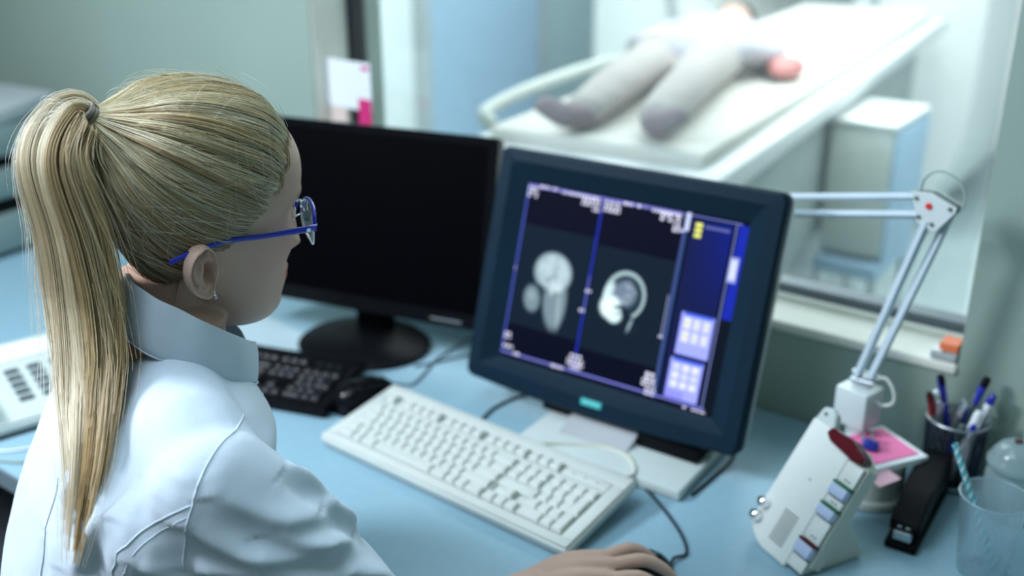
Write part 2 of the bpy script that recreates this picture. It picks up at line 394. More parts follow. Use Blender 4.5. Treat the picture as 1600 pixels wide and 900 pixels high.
def make_keyboard(name, label, loc, rotz, tilt, body_m, key_m, rim_m, W_=0.467, D_=0.167, H=0.017, front=0.019, H2=0.024):
    t = thing(name, label, 'keyboard', loc, (0, 0, rotz))
    R = Matrix.Rotation(tilt, 4, 'X')
    def P(x, y, z): return (R @ Vector((x, y, z)))
    # case: rounded outline, bevelled top edge
    def outl(w, d, z, c, n=5):
        p = []
        for cx, cy, a0 in ((w/2-c, d/2-c, 0), (-w/2+c, d/2-c, 90), (-w/2+c, -d/2+c, 180), (w/2-c, -d/2+c, 270)):
            for i in range(n): a = rad(a0+90*i/(n-1)); p.append(P(cx+c*math.cos(a), cy+c*math.sin(a)+D_/2, z))
        return p
    b = NB()
    ring_loft(b, [outl(W_-0.006, D_-0.006, -0.0145, 0.005), outl(W_-0.002, D_-0.002, -0.008, 0.006), outl(W_, D_, -0.003, 0.007), outl(W_-0.001, D_-0.001, -0.001, 0.007), outl(W_-0.004, D_-0.004, 0.0, 0.006)])
    body = obj('case', b, body_m, t, 35)
    # raised surround with sunken key fields: panels around the keys
    kx0 = -22.5*KU/2; ky0 = front; kd = 6.5*KU
    b = NB(); zt = 0.0042
    def slab(x0, x1, y0, y1, z=zt):
        vs = bx(b, ((x0+x1)/2, (y0+y1)/2, z/2), (x1-x0, y1-y0, z), bevel=0.0012)
        bmesh.ops.transform(b, matrix=R, verts=vs)
    e = 0.003
    slab(-W_/2+e, W_/2-e, e, ky0-0.001); slab(-W_/2+e, W_/2-e, ky0+kd+0.001, D_-e)
    slab(-W_/2+e, kx0-0.001, ky0-0.001, ky0+kd+0.001); slab(-kx0+0.001, W_/2-e, ky0-0.001, ky0+kd+0.001)
    slab(kx0, -kx0, ky0+5.05*KU, ky0+5.45*KU)
    slab(kx0+15.05*KU, kx0+15.20*KU, ky0, ky0+5.05*KU); slab(kx0+18.30*KU, kx0+18.45*KU, ky0, ky0+5.05*KU)
    slab(kx0+15.2*KU, kx0+18.3*KU, ky0+2.04*KU, ky0+2.98*KU)
    slab(kx0+18.45*KU, -kx0, ky0+5.5*KU, ky0+kd+0.0005)
    obj('surround', b, rim_m, t, 35)
    ks = [k for k in layout()]
    far = sorted(ks, key=lambda k: k[0]+0*k[1])[:0]
    for (x, y, w, h) in ks:
        hh = h
        cx = kx0+x*KU; cy = ky0+(6.0-y)*KU if h == 1 else ky0+(6.0-y)*KU
        if h == 2: cy = ky0+(6.0-y)*KU
        o = bpy.data.objects.new('key', keycap(w, hh)); COL.objects.link(o); o.parent = t
        if not o.data.materials: o.data.materials.append(key_m)
        o.matrix_local = Matrix.Translation(P(cx, cy, 0.0018)) @ R
    b = NB()
    for i in range(3):
        vs = bx(b, (kx0+(19.4+1.05*i)*KU, ky0+6.0*KU, zt+0.0002), (0.004, 0.0016, 0.0006)); bmesh.ops.transform(b, matrix=R, verts=vs)
    obj('indicator_light', b, M['rubber'], t)
    b = NB()
    for sx in (-1, 1):
        vs = bx(b, (sx*(W_/2-0.03), D_-0.02, -0.021), (0.025, 0.012, 0.016), bevel=0.002); bmesh.ops.transform(b, matrix=R, verts=vs)
    obj('rear_foot', b, rim_m, t)
    return t
wk = make_keyboard('keyboard', 'cream full-size keyboard lying in front of the lit monitor', (-0.8308, -0.5285, 0.7675), rad(-2.6), rad(7.6), M['cream'], M['cream'], M['cream'])
keymesh.clear()
bk = make_keyboard('keyboard', 'black keyboard lying in front of the switched-off monitor', (-1.322, -0.520, 0.7655), rad(17), rad(5), M['black'], M['key_black'], M['black'])
bk.scale = (0.93, 0.96, 0.95)

# ------------------------------------------------------------------ mice and cables
def make_mouse(name, label, loc, rotz, m, sc=1.0, glint=False):
    t = thing(name, label, 'computer mouse', loc, (0, 0, rotz))
    def prof(t_, w=0.031, L=0.058):
        pass
    n = 28; rings = []
    for k in range(9):
        f = k/8; z = 0.036*math.sin(f*PI/2)*sc; s = math.cos(f*PI/2)**0.55 if k < 8 else 0.02
        ring = []
        for i in range(n):
            a = 2*PI*i/n; x, y = sq(a, 0.031*s, 0.056*s, 2.6)
            x *= 1-0.10*math.cos(2*y/0.056)
            ring.append(Vector((x*sc, y*sc-0.004*f, z*(1-0.25*(y/0.056)))))
        rings.append(ring)
    b = NB(); ring_loft(b, rings); obj('shell', b, m, t, 60)
    b = NB(); bx(b, (0, 0.020*sc, 0.0285*sc), (0.0012, 0.030*sc, 0.004), rot=None); obj('button_gap', b, M['rubber'], t)
    b = NB(); cyl(b, (-0.003, 0.028*sc, 0.0235*sc), (0.003, 0.028*sc, 0.0235*sc), 0.007*sc); obj('scroll_wheel', b, M['rubber'], t, 40)
    return t
make_mouse('computer_mouse', 'black mouse held in the hand beside the cream keyboard', (-0.517, -0.510, 0.7505), rad(-42), M['black_gloss'], 0.95)
make_mouse('computer_mouse', 'black mouse lying unused between the two keyboards', (-1.108, -0.370, 0.7505), rad(-5), M['black_gloss'], 1.12)
def cable(name, label, pts, r, m):
    b = NB(); tube(b, pts, r, 8); o = obj(name, b, m, None, 60); tag(o, label, 'cable'); return o
cable('mouse_cable', 'thin black cable curving from the hand-held mouse to the cream keyboard', [(-0.484, -0.474, 0.7575), (-0.488, -0.455, 0.756), (-0.482, -0.432, 0.7528), (-0.506, -0.400, 0.7525), (-0.548, -0.365, 0.7525), (-0.590, -0.336, 0.7525), (-0.620, -0.326, 0.754), (-0.66, -0.325, 0.7525), (-0.74, -0.32, 0.7525)], 0.0021, M['cable_black'])
cable('keyboard_cable', 'cream cable looping behind the cream keyboard', [(-0.78, -0.345, 0.772), (-0.75, -0.322, 0.770), (-0.70, -0.292, 0.769), (-0.655, -0.292, 0.769), (-0.625, -0.318, 0.769), (-0.622, -0.345, 0.771), (-0.65, -0.358, 0.772)], 0.0026, M['cable_cream'])
cable('monitor_cable', 'black cable lying on the desk at the left below the lit monitor', [(-0.912, -0.305, 0.7525), (-0.918, -0.26, 0.7525), (-0.905, -0.20, 0.7525), (-0.86, -0.12, 0.7525), (-0.84, -0.03, 0.7525)], 0.0026, M['cable_black'])
cable('monitor_cable', 'black cable lying on the desk at the right below the lit monitor', [(-0.538, -0.306, 0.7525), (-0.535, -0.25, 0.7525), (-0.537, -0.17, 0.7525), (-0.58, -0.09, 0.7525), (-0.60, -0.03, 0.7525)], 0.0026, M['cable_black'])
cable('spare_mouse_cable', 'grey cable curling away from the unused black mouse', [(-1.103, -0.312, 0.760), (-1.098, -0.292, 0.7525), (-1.082, -0.280, 0.7525), (-1.095, -0.23, 0.7525), (-1.112, -0.18, 0.7525), (-1.115, -0.12, 0.7525), (-1.12, -0.06, 0.7525)], 0.002, M['cable_grey'])
cable('power_cable', 'dark grey cable curving on the desk behind the switched-off monitor', [(-1.125, -0.225, 0.7525), (-1.105, -0.19, 0.7525), (-1.08, -0.14, 0.7525), (-1.04, -0.09, 0.7525), (-1.0, -0.04, 0.7525)], 0.0022, M['cable_grey'])

# ------------------------------------------------------------------ lit monitor
mo = thing('lit_monitor', 'dark blue-grey monitor showing two head scans', 'monitor', (-0.7398, -0.1907, 0.75), (0, 0, rad(1.85)))
MT = Matrix.Translation((0, 0, 0.2231)) @ Matrix.Rotation(rad(72.8), 4, 'X')      # x right, y up the screen, z out to viewer
def rrect(w, h, z, c, off=(0, 0), n=5, bow=0.0):
    p = []
    for cx, cy, a0 in ((w/2-c, h/2-c, 0), (-w/2+c, h/2-c, 90), (-w/2+c, -h/2+c, 180), (w/2-c, -h/2+c, 270)):
        for i in range(n):
            a = rad(a0+90*i/(n-1)); x, y = cx+c*math.cos(a), cy+c*math.sin(a)
            p.append((x, y))
        # bottom midpoints for the bowed chin
        if a0 == 180:
            for f in (-0.6, -0.3, 0, 0.3, 0.6): p.append((f*w/2, -h/2))
    out = []
    for x, y in p:
        if bow and y < 0: y -= bow*(1-(2*x/w)**2)*(abs(y)/(h/2))
        out.append(Vector((x+off[0], y+off[1], z)))
    return out
BW, BH = 0.478, 0.378
SW, SH = 0.3748, 0.2892
b = NB()
ring_loft(b, [rrect(BW-0.006, BH-0.006, -0.012, 0.012, (0, 0.004), bow=0.010), rrect(BW, BH, -0.006, 0.013, (0, 0.004), bow=0.010), rrect(BW, BH, 0.012, 0.013, (0, 0.004), bow=0.010), rrect(BW-0.008, BH-0.008, 0.018, 0.011, (0, 0.004), bow=0.009), rrect(BW-0.05, BH-0.045, 0.019, 0.004, (0, 0.006), bow=0.006),
              rrect(SW+0.004, SH+0.004, 0.003, 0.002), rrect(SW-0.004, SH-0.004, 0.001, 0.001)], cap=False)
obj('bezel', b, M['navy'], mo, 28, mtx=MT)
b = NB(); ring_loft(b, [rrect(BW-0.07, BH-0.09, -0.062, 0.02), rrect(BW-0.03, BH-0.04, -0.055, 0.02), rrect(BW-0.008, BH-0.01, -0.030, 0.015, (0, 0.004)), rrect(BW-0.004, BH-0.004, -0.008, 0.013, (0, 0.004), bow=0.008)])
o = obj('rear_housing', b, M['grey_side'], mo, 40, mtx=MT); o['label'] = 'light grey rear housing'
b = NB(); bx(b, (0, -0.02, -0.075), (0.20, 0.18, 0.03), bevel=0.01); obj('stand_neck', b, M['base_grey'], mo, 40, mtx=MT)
b = NB(); pr = [(-0.100, 0.018), (-0.040, 0.040), (0.0, 0.075), (0.062, 0.25), (0.10, 0.25), (0.10, 0.018)]
ring_loft(b, [[Vector((-0.038, y, z)) for y, z in pr], [Vector((0.078, y, z)) for y, z in pr]])
obj('stand_column', b, M['base_grey'], mo, 40)
b = NB(); bx(b, (0.052, -0.02, 0.0095), (0.275, 0.255, 0.017), bevel=0.004); o = obj('stand_base', b, M['phone'], mo, 40)
b = NB(); bx(b, (-0.075, -0.02, 0.028), (0.05, 0.06, 0.020), bevel=0.003); obj('cable_guard', b, M['black'], mo, 40)
b = NB(); bx(b, (0.130, -0.04, 0.029), (0.10, 0.06, 0.022), bevel=0.003); obj('cable_guard', b, M['black'], mo, 40)
# badge
b = NB(); bx(b, (0.0, -0.1715, 0.0195), (0.036, 0.0105, 0.0018), bevel=0.0006); o = obj('badge', b, M['teal'], mo, mtx=MT)
def text_mesh(name, body, size, m, parent, mtx, ext=0.0002):
    cu = bpy.data.curves.new(name, 'FONT'); cu.body = body; cu.size = size; cu.extrude = ext; cu.align_x = 'CENTER'; cu.align_y = 'CENTER'
    to = bpy.data.objects.new(name, cu); COL.objects.link(to)
    dg = bpy.context.evaluated_depsgraph_get(); me = bpy.data.meshes.new_from_object(to.evaluated_get(dg))
    bpy.data.objects.remove(to); me.materials.clear(); me.materials.append(m)
    o = bpy.data.objects.new(name, me); COL.objects.link(o); o.parent = parent; o.matrix_local = mtx; return o
text_mesh('badge_lettering', 'SIEMENS', 0.0082, M['teal_light'], mo, MT @ Matrix.Translation((0.0, -0.1715, 0.0206)))
# display: a fine grid, colours computed here, lit from within
NX, NY = 380, 292
gx, gy = np.meshgrid(np.linspace(0, 1, NX), np.linspace(0, 1, NY))     # u right, v up
ux = gx*1.30; vy = gy          # aspect-corrected: width 1.30, height 1
img = np.zeros((NY, NX, 3)); img[:] = (0.0015, 0.0025, 0.010)
def box_(x0, x1, y0, y1, c, a=1.0, s=0.002):
    f = np.clip((gx-x0)/s, 0, 1)*np.clip((x1-gx)/s, 0, 1)*np.clip((gy-y0)/s, 0, 1)*np.clip((y1-gy)/s, 0, 1)*a
    img[:] = img*(1-f[..., None])+np.array(c)*f[..., None]
def ell(cx, cy, rx, ry, ang=0, soft=0.15):
    x, y = ux-cx, vy-cy; c, s_ = math.cos(ang), math.sin(ang); X, Y = (x*c+y*s_)/rx, (-x*s_+y*c)/ry
    return np.clip((1-np.sqrt(X*X+Y*Y))/soft, 0, 1)
def addf(f, c, a=1.0):
    f = (f*a)[..., None]; img[:] = img*(1-f)+np.array(c)*f
nz = sum(np.kron(RNG.random((NY//k+2, NX//k+2)), np.ones((k, k)))[:NY, :NX] for k in (3, 6, 12))/3
def blur(a, n=1):
    for _ in range(n):
        a = (a+np.roll(a, 1, 0)+np.roll(a, -1, 0)+np.roll(a, 1, 1)+np.roll(a, -1, 1))/5
    return a
nz = blur(nz, 3)
# grey scan backgrounds
box_(0.012, 0.365, 0.20, 0.765, (0.005, 0.013, 0.025), 0.9); box_(0.375, 0.735, 0.17, 0.735, (0.005, 0.013, 0.024), 0.9)
# left head: brain, face and neck, facing left
B1 = (0.30, 0.40, 0.44)
c0 = (0.250, 0.520)
neck = ell(c0[0]+0.040, c0[1]-0.13, 0.082, 0.19, 0.08, 0.25); addf(neck, (0.17, 0.25, 0.29), 0.9)
addf(ell(c0[0]+0.070, c0[1]-0.18, 0.020, 0.14, 0.10, 0.6), (0.30, 0.38, 0.42), 0.7)
addf(ell(c0[0]-0.105, c0[1]-0.155, 0.060, 0.085, 0.2, 0.3), (0.17, 0.25, 0.29), 0.9)
addf(ell(c0[0]-0.11, c0[1]-0.14, 0.03, 0.04, 0.2, 0.8), (0.30, 0.40, 0.44), 0.6)
sk = ell(c0[0], c0[1]+0.01, 0.128, 0.118, -0.2, 0.12); addf(sk, (0.20, 0.29, 0.33))
br = ell(c0[0]+0.002, c0[1]+0.012, 0.112, 0.102, -0.2, 0.2); addf(br, (0.40, 0.52, 0.57))
addf(br*np.clip((nz-0.45)*5, 0, 1), (0.24, 0.33, 0.38), 0.6)
addf(ell(c0[0]-0.005, c0[1]-0.022, 0.050, 0.022, 0.5, 0.5), (0.22, 0.32, 0.37), 0.8)
addf(ell(c0[0]+0.045, c0[1]-0.065, 0.040, 0.032, 0, 0.4), (0.50, 0.62, 0.66), 0.8)
addf(ell(c0[0]+0.01, c0[1]-0.07, 0.018, 0.06, 0.1, 0.5), (0.48, 0.58, 0.62), 0.8)
addf(ell(c0[0]-0.055, c0[1]-0.085, 0.05, 0.018, -0.5, 0.5), (0.03, 0.06, 0.08), 0.9)
# right head: bright rim, bright face
c1 = (0.690, 0.490)
rim = ell(c1[0]+0.01, c1[1]+0.01, 0.126, 0.136, -0.15, 0.08); addf(rim, (0.30, 0.42, 0.45))
addf(ell(c1[0]+0.012, c1[1]+0.008, 0.106, 0.116, -0.15, 0.10), (0.012, 0.03, 0.045))
brn = ell(c1[0]+0.010, c1[1]+0.020, 0.080, 0.082, 0, 0.35); addf(brn, (0.16, 0.22, 0.30), 0.8)
addf(brn*np.clip((nz-0.5)*6, 0, 1), (0.30, 0.36, 0.44), 0.6)
cut = ((ux-(c1[0]+0.02))*0.75+(vy-(c1[1]-0.05))*1.0 < -0.0)*((ux > c1[0]+0.00))*1.0
addf(blur(cut, 2)*np.clip(ell(c1[0]+0.05, c1[1]-0.12, 0.10, 0.075, -0.5, 0.3), 0, 1), (0.006, 0.014, 0.026), 1.0)
addf(ell(c1[0]-0.062, c1[1]-0.065, 0.072, 0.075, 0.3, 0.35), (0.72, 0.90, 0.92), 0.95)
addf(ell(c1[0]-0.030, c1[1]-0.105, 0.052, 0.048, 0.2, 0.4), (0.62, 0.82, 0.86), 0.95)
addf(ell(c1[0]-0.085, c1[1]+0.015, 0.032, 0.070, -0.35, 0.5), (0.60, 0.80, 0.84), 0.8)
addf(ell(c1[0]-0.005, c1[1]-0.055, 0.050, 0.014, 0.15, 0.5), (0.02, 0.05, 0.07), 0.9)
addf(ell(c1[0]-0.012, c1[1]-0.090, 0.020, 0.016, 0.15, 0.6), (0.2, 0.3, 0.34), 0.7)
addf(ell(c1[0]+0.068, c1[1]-0.135, 0.012, 0.055, -0.25, 0.6), (0.28, 0.40, 0.44), 0.8)
# window frames of the viewer
BL = (0.035, 0.06, 0.50); LV = (0.22, 0.24, 0.66); WH = (0.78, 0.78, 1.0)
box_(0.0, 0.010, 0.03, 0.97, (0.07, 0.10, 0.52)); box_(0.362, 0.372, 0.03, 0.99, (0.015, 0.03, 0.42)); box_(0.365, 0.369, 0.36, 0.56, (0.25, 0.28, 0.7))
box_(0.738, 0.752, 0.02, 0.985, (0.03, 0.07, 0.22)); box_(0.735, 0.739, 0.02, 0.985, (0.14, 0.16, 0.5)); box_(0.724, 0.729, 0.33, 0.56, (0.35, 0.4, 0.65))
box_(0.0, 0.98, 0.028, 0.040, (0.16, 0.18, 0.60)); box_(0.72, 0.97, 0.975, 0.983, (0.16, 0.20, 0.60))
box_(0.0, 0.72, 0.968, 0.985, (0.14, 0.15, 0.50)); box_(0.762, 0.935, 0.05, 0.965, (0.006, 0.010, 0.055))
f = np.clip((gx-0.765)/0.17, 0, 1)*np.clip((gy-0.45)/0.5, 0, 1)*((gx > 0.765)*(gx < 0.935)*(gy < 0.965)); addf(f, (0.004, 0.012, 0.19), 0.9)
box_(0.945, 0.952, 0.03, 0.975, (0.14, 0.18, 0.42)); box_(0.957, 1.0, 0.50, 0.975, (0.008, 0.02, 0.34)); box_(0.957, 1.0, 0.0, 0.5, (0.003, 0.006, 0.012))
box_(0.945, 0.985, 0.685, 0.815, (0.25, 0.30, 0.58)); box_(0.952, 0.978, 0.70, 0.80, (0.55, 0.60, 0.95))
box_(0.738, 0.758, 0.895, 0.99, (0.50, 0.58, 0.80)); box_(0.72, 0.74, 0.885, 0.9, (0.5, 0.55, 0.8))
for i in range(3): box_(0.782, 0.812, 0.872+i*0.027, 0.893+i*0.027, (0.75, 0.78, 0.16))
box_(0.82, 0.925, 0.925, 0.94, (0.10, 0.12, 0.34))
def grid(x0, x1, y0, y1, nx, ny, skip=0.28):
    box_(x0, x1, y0, y1, (0.30, 0.34, 0.92)); box_(x0+0.01, x1-0.005, y1-0.018, y1, (0.05, 0.12, 0.75))
    H_ = (y1-y0)
    for i in range(nx):
        for j in range(ny):
            w = (x1-x0-0.02)/nx; h = (H_*(1-skip)-0.02)/ny
            cx0 = x0+0.01+i*w; cy0 = y0+H_*skip+j*h
            c = (0.52, 0.56, 0.90) if RNG.random() > 0.5 else (0.62, 0.66, 0.80)
            box_(cx0+0.004, cx0+w-0.004, cy0+0.004, cy0+h-0.004, c)
            if ny == 2: box_(cx0+w*0.3, cx0+w*0.75, cy0+h*0.3, cy0+h*0.7, (0.62, 0.66, 0.35))
grid(0.795, 0.935, 0.275, 0.495, 3, 2); grid(0.785, 0.925, 0.045, 0.255, 3, 3, 0.26)
box_(0.785, 0.865, 0.045, 0.09, (0.24, 0.25, 0.85))
# annotation text of the viewer, too small to read
def scrib(x0, x1, y0, rows=1, dens=0.7, hgt=0.017, c=WH):
    for r in range(rows):
        x = x0
        while x < x1:
            w = RNG.uniform(0.006, 0.018)
            if RNG.random() < dens: box_(x, min(x+w, x1), y0-r*0.021, y0-r*0.021+hgt, c, 0.9)
            x += w+0.004
scrib(0.005, 0.055, 0.955, 3, 0.95); scrib(0.06, 0.15, 0.97, 1, 0.9); scrib(0.17, 0.36, 0.962, 1, 0.8); scrib(0.27, 0.36, 0.945, 2, 0.9); scrib(0.325, 0.36, 0.90, 1, 1)
scrib(0.375, 0.45, 0.955, 3, 0.95); scrib(0.46, 0.56, 0.965, 1, 0.8); scrib(0.59, 0.72, 0.958, 1, 0.9); scrib(0.63, 0.72, 0.945, 2, 0.9); scrib(0.69, 0.72, 0.9, 2, 0.95)
scrib(0.008, 0.04, 0.13, 2, 0.9); scrib(0.01, 0.06, 0.06, 1, 1); scrib(0.34, 0.40, 0.11, 1, 0.9); scrib(0.33, 0.41, 0.085, 2, 1); scrib(0.35, 0.40, 0.045, 1, 1)
scrib(0.69, 0.735, 0.125, 2, 0.9); scrib(0.68, 0.74, 0.09, 2, 0.9); scrib(0.70, 0.745, 0.045, 2, 1); scrib(0.03, 0.10, 0.03, 1, 0.6); scrib(0.87, 0.97, 0.012, 1, 0.9, 0.01); scrib(0.26, 0.33, 0.025, 1, 0.8)
scrib(0.0, 0.012, 0.5, 1, 1); scrib(0.36, 0.385, 0.47, 1, 1); scrib(0.345, 0.37, 0.36, 1, 1); scrib(0.715, 0.735, 0.33, 1, 1)
img = np.clip(img, 0, 1)
me = bpy.data.meshes.new('display')
V_ = np.stack([(gx-0.5)*SW, (gy-0.5)*SH, np.full_like(gx, 0.0015)], -1).reshape(-1, 3)
idx = np.arange(NX*NY).reshape(NY, NX)
F_ = np.stack([idx[:-1, :-1], idx[:-1, 1:], idx[1:, 1:], idx[1:, :-1]], -1).reshape(-1, 4)
me.from_pydata(V_.tolist(), [], F_.tolist())
ca = me.color_attributes.new('picture', 'FLOAT_COLOR', 'POINT')
ca.data.foreach_set('color', np.concatenate([img.reshape(-1, 3), np.ones((NX*NY, 1))], 1).ravel().astype(np.float32))
dm = bpy.data.materials.new('lit_display'); dm.use_nodes = True; nt = dm.node_tree; pb = nt.nodes['Principled BSDF']
at_ = nt.nodes.new('ShaderNodeAttribute'); at_.attribute_name = 'picture'
pb.inputs['Base Color'].default_value = (0.001, 0.001, 0.003, 1); pb.inputs['Roughness'].default_value = 0.5; pb.inputs['Specular IOR Level'].default_value = 0.03
nt.links.new(at_.outputs['Color'], pb.inputs['Emission Color']); pb.inputs['Emission Strength'].default_value = 1.4
me.materials.append(dm)
do = bpy.data.objects.new('display', me); COL.objects.link(do); do.parent = mo; do.matrix_local = MT

# ------------------------------------------------------------------ switched-off monitor
y_ = rad(13); t_ = rad(11)
off = thing('wide_monitor', 'wide black monitor switched off beside the woman\'s face', 'monitor', (-1.262, -0.205, 0.75), (0, 0, y_))
OT = Matrix.Translation((0, 0.01, 0.2420)) @ Matrix.Rotation(PI/2-t_, 4, 'X')
b = NB(); ring_loft(b, [rrect(0.50, 0.325, -0.03, 0.006), rrect(0.512, 0.334, -0.012, 0.006), rrect(0.512, 0.334, 0.004, 0.006), rrect(0.508, 0.330, 0.006, 0.005), rrect(0.480, 0.292, 0.006, 0.002, (0, 0.006)), rrect(0.478, 0.290, 0.003, 0.002, (0, 0.006))], cap=False)
obj('bezel', b, M['black_gloss'], off, 30, mtx=OT)
b = NB(); bx(b, (0, 0.006, 0.0025), (0.482, 0.294, 0.002)); obj('screen', b, M['panel_off'], off, mtx=OT)
b = NB(); ring_loft(b, [rrect(0.36, 0.2, -0.055, 0.03), rrect(0.505, 0.327, -0.028, 0.01)]); obj('rear_housing', b, M['black'], off, 40, mtx=OT)
b = NB(); bx(b, (0, 0.04, 0.10), (0.07, 0.03, 0.19), bevel=0.006); obj('stand_column', b, M['black'], off, 40)
b = NB(); lathe(b, [(0.124, 0.0005), (0.127, 0.006), (0.118, 0.013), (0.05, 0.022)], (0, 0, 0), 40)
for v in b.verts: v.co.y = v.co.y*0.86-0.005
obj('stand_base', b, M['black'], off, 50)
b = NB(); bx(b, (0.18, -0.1555, 0.0065), (0.06, 0.003, 0.001)); obj('button_strip', b, M['grey_print'], off, mtx=OT)

# ------------------------------------------------------------------ papers on the desk behind
def sheet(name, label, loc, w, d, rotz, m, h=0.0012, cat='paper'):
    t = NB(); bx(t, (0, 0, h/2), (w, d, h)); o = obj(name, t, m); o.location = loc; o.rotation_euler = (0, 0, rotz); tag(o, label, cat); return o
sheet('paper_sheet', 'pale sheet of paper under the left side of the switched-off monitor', (-1.44, -0.295, 0.7501), 0.19, 0.12, rad(-8), mat('pale_blue_paper', (0.42, 0.54, 0.58), 0.7))

# ------------------------------------------------------------------ desk lamp
lp = thing('desk_lamp', 'pale grey jointed-arm desk lamp rising behind the intercom', 'desk lamp', (-0.372, -0.122, 0.75))
b = NB(); lathe(b, [(0.048, 0.001), (0.051, 0.004), (0.051, 0.012), (0.046, 0.016), (0.046, 0.058), (0.044, 0.066), (0.038, 0.068)], (0.032, -0.032, 0), 40); obj('base', b, M['cream'], lp, 40)
LBR = RZ(rad(-40))
b = NB()
def R4(m3, loc=(0, 0, 0)): return Matrix.Translation(loc) @ m3.to_4x4()
vs = bx(b, (-0.008, 0.005, 0.116), (0.050, 0.046, 0.056), rot=RZ(rad(-14)), bevel=0.003)
bx(b, (-0.008, 0.005, 0.080), (0.020, 0.020, 0.03))
obj('arm_socket', b, M['lamp_paint'], lp, 30)
b = NB(); bx(b, (-0.008, 0.008, 0.150), (0.026, 0.012, 0.022), bevel=0.002); cyl(b, (-0.022, 0.002, 0.153), (0.010, 0.002, 0.153), 0.004); cyl(b, (-0.024, 0.014, 0.160), (0.012, 0.014, 0.160), 0.004)
obj('hinge', b, M['steel'], lp, 40)
A0 = Vector((-0.016, 0.004, 0.152)); B0 = Vector((0.004, 0.004, 0.160))
EL = Vector((0.050, 0.022, 0.419))       # elbow plate centre, local
dirx = Vector((0.80, 0.58, 0)); 
A1 = EL+Vector((-0.006, -0.004, -0.022)); B1_ = EL+Vector((0.018, 0.013, -0.012))
for a, c in ((A0, A1), (B0, B1_)):
    b = NB(); cyl(b, a, c, 0.0062, n=4); obj('lower_arm', b, M['lamp_arm'], lp, 30)
U = Vector((-0.83, -0.42, 0)).normalized()
U = Vector((-0.185, 0.036, -0.043)).normalized()
for dz in (0.011, -0.014):
    s0 = EL+U*0.018+Vector((0, 0, dz)); b = NB(); cyl(b, s0, s0+U*0.33, 0.0058, n=4); obj('upper_arm', b, M['lamp_arm'], lp, 30)
# elbow plate in the plane spanned by the arms
ex = -U; en = ex.cross(Vector((0, 0, 1))).normalized(); ez = en.cross(ex)
EM = Matrix((( ex.x, ez.x, en.x), (ex.y, ez.y, en.y), (ex.z, ez.z, en.z)))
poly = [(-0.026, 0.020), (0.000, 0.017), (0.032, -0.003), (0.030, -0.009), (0.004, -0.032), (-0.003, -0.033), (-0.022, -0.022)]
for s_ in (-1, 1):
    b = NB(); prism(b, poly, -0.001, 0.001); bmesh.ops.transform(b, matrix=R4(EM, EL+en*0.0085*s_), verts=b.verts); obj('joint_plate', b, M['lamp_paint'], lp, 30)
b = NB(); prism(b, [(p[0]*0.97, p[1]*0.97) for p in poly[:3]]+[(0.02, -0.002), (0.0, 0.010), (-0.024, 0.012)], -0.0075, 0.0075); bmesh.ops.transform(b, matrix=R4(EM, EL), verts=b.verts); obj('joint_block', b, M['rubber'], lp, 30)
for (x, z) in ((-0.020, 0.011), (-0.019, -0.014), (-0.002, -0.024), (0.024, -0.004)):
    b = NB(); cyl(b, EL+ex*x+ez*z-en*0.012, EL+ex*x+ez*z+en*0.012, 0.0026, n=10); obj('bolt', b, M['rubber'], lp, 40)
b = NB(); cyl(b, EL+ex*(-0.004)-en*0.0115, EL+ex*(-0.004)+en*0.0115, 0.0042, n=20); o = obj('joint_cap', b, M['red'], lp, 40); o['label'] = 'red cap on the joint'
b = NB(); tube(b, [EL+ex*(-0.020)+ez*0.014, EL+ex*(-0.012)+ez*0.034, EL+ex*(0.006)+ez*0.044, EL+ex*(0.028)+ez*0.036, EL+ex*(0.040)+ez*0.014, EL+ex*(0.036)+ez*(-0.004), EL+ex*0.026+ez*(-0.010)], 0.0016, 8); obj('cord', b, M['cable_green'], lp, 60)
b = NB(); tube(b, [B0+Vector((0.004, 0.0, 0.0)), B0+Vector((0.020, 0.004, 0.004)), B0+Vector((0.034, 0.0, -0.010)), B0+Vector((0.036, -0.004, -0.026)), B0+Vector((0.022, -0.004, -0.034)), B0+Vector((0.010, -0.002, -0.030))], 0.0024, 8); obj('cord', b, M['cream'], lp, 60)
# lamp head at the far end of the arm, behind the lit monitor
HE = EL+U*0.35
b = NB(); tube(b, [HE+Vector((0, 0, 0.012)), HE+Vector((-0.02, 0.0, -0.01)), HE+Vector((-0.02, 0, -0.05))], 0.006, 8); obj('head_bracket', b, M['lamp_paint'], lp, 60)
b = NB(); lathe(b, [(0.012, 0), (0.016, -0.015), (0.020, -0.035), (0.036, -0.070), (0.037, -0.071), (0.035, -0.07), (0.018, -0.035), (0.014, -0.015)], HE+Vector((-0.02, 0, -0.04)), 32, cap=False); obj('lamp_shade', b, M['lamp_paint'], lp, 50)

# ------------------------------------------------------------------ notes on the lamp base
def quad_sheet(name, label, pts, m, th=0.0008, cat='paper'):
    b = NB(); lo = [Vector(p) for p in pts]; ring_loft(b, [lo, [p+Vector((0, 0, th)) for p in lo]]); o = obj(name, b, m); tag(o, label, cat); return o
t = thing('memo_pad', 'white memo pad lying on the round lamp base', 'memo pad', (-0.337, -0.150, 0.8185), (0, 0, rad(-32)))
b = NB(); bx(b, (0, 0, 0.0035), (0.092, 0.098, 0.007), bevel=0.0006); obj('sheets', b, M['paper'], t)
b = NB(); bx(b, (0, 0, -0.0002), (0.094, 0.100, 0.001)); obj('backing', b, M['phone'], t)
t = NB(); bx(t, (0, 0, 0.0004), (0.075, 0.075, 0.0006)); o = obj('sticky_note', t, M['pink']); o.location = (-0.336, -0.147, 0.8262); o.rotation_euler = (0, 0, rad(-32)); tag(o, 'bright pink sticky note on the white memo pad', 'sticky note')
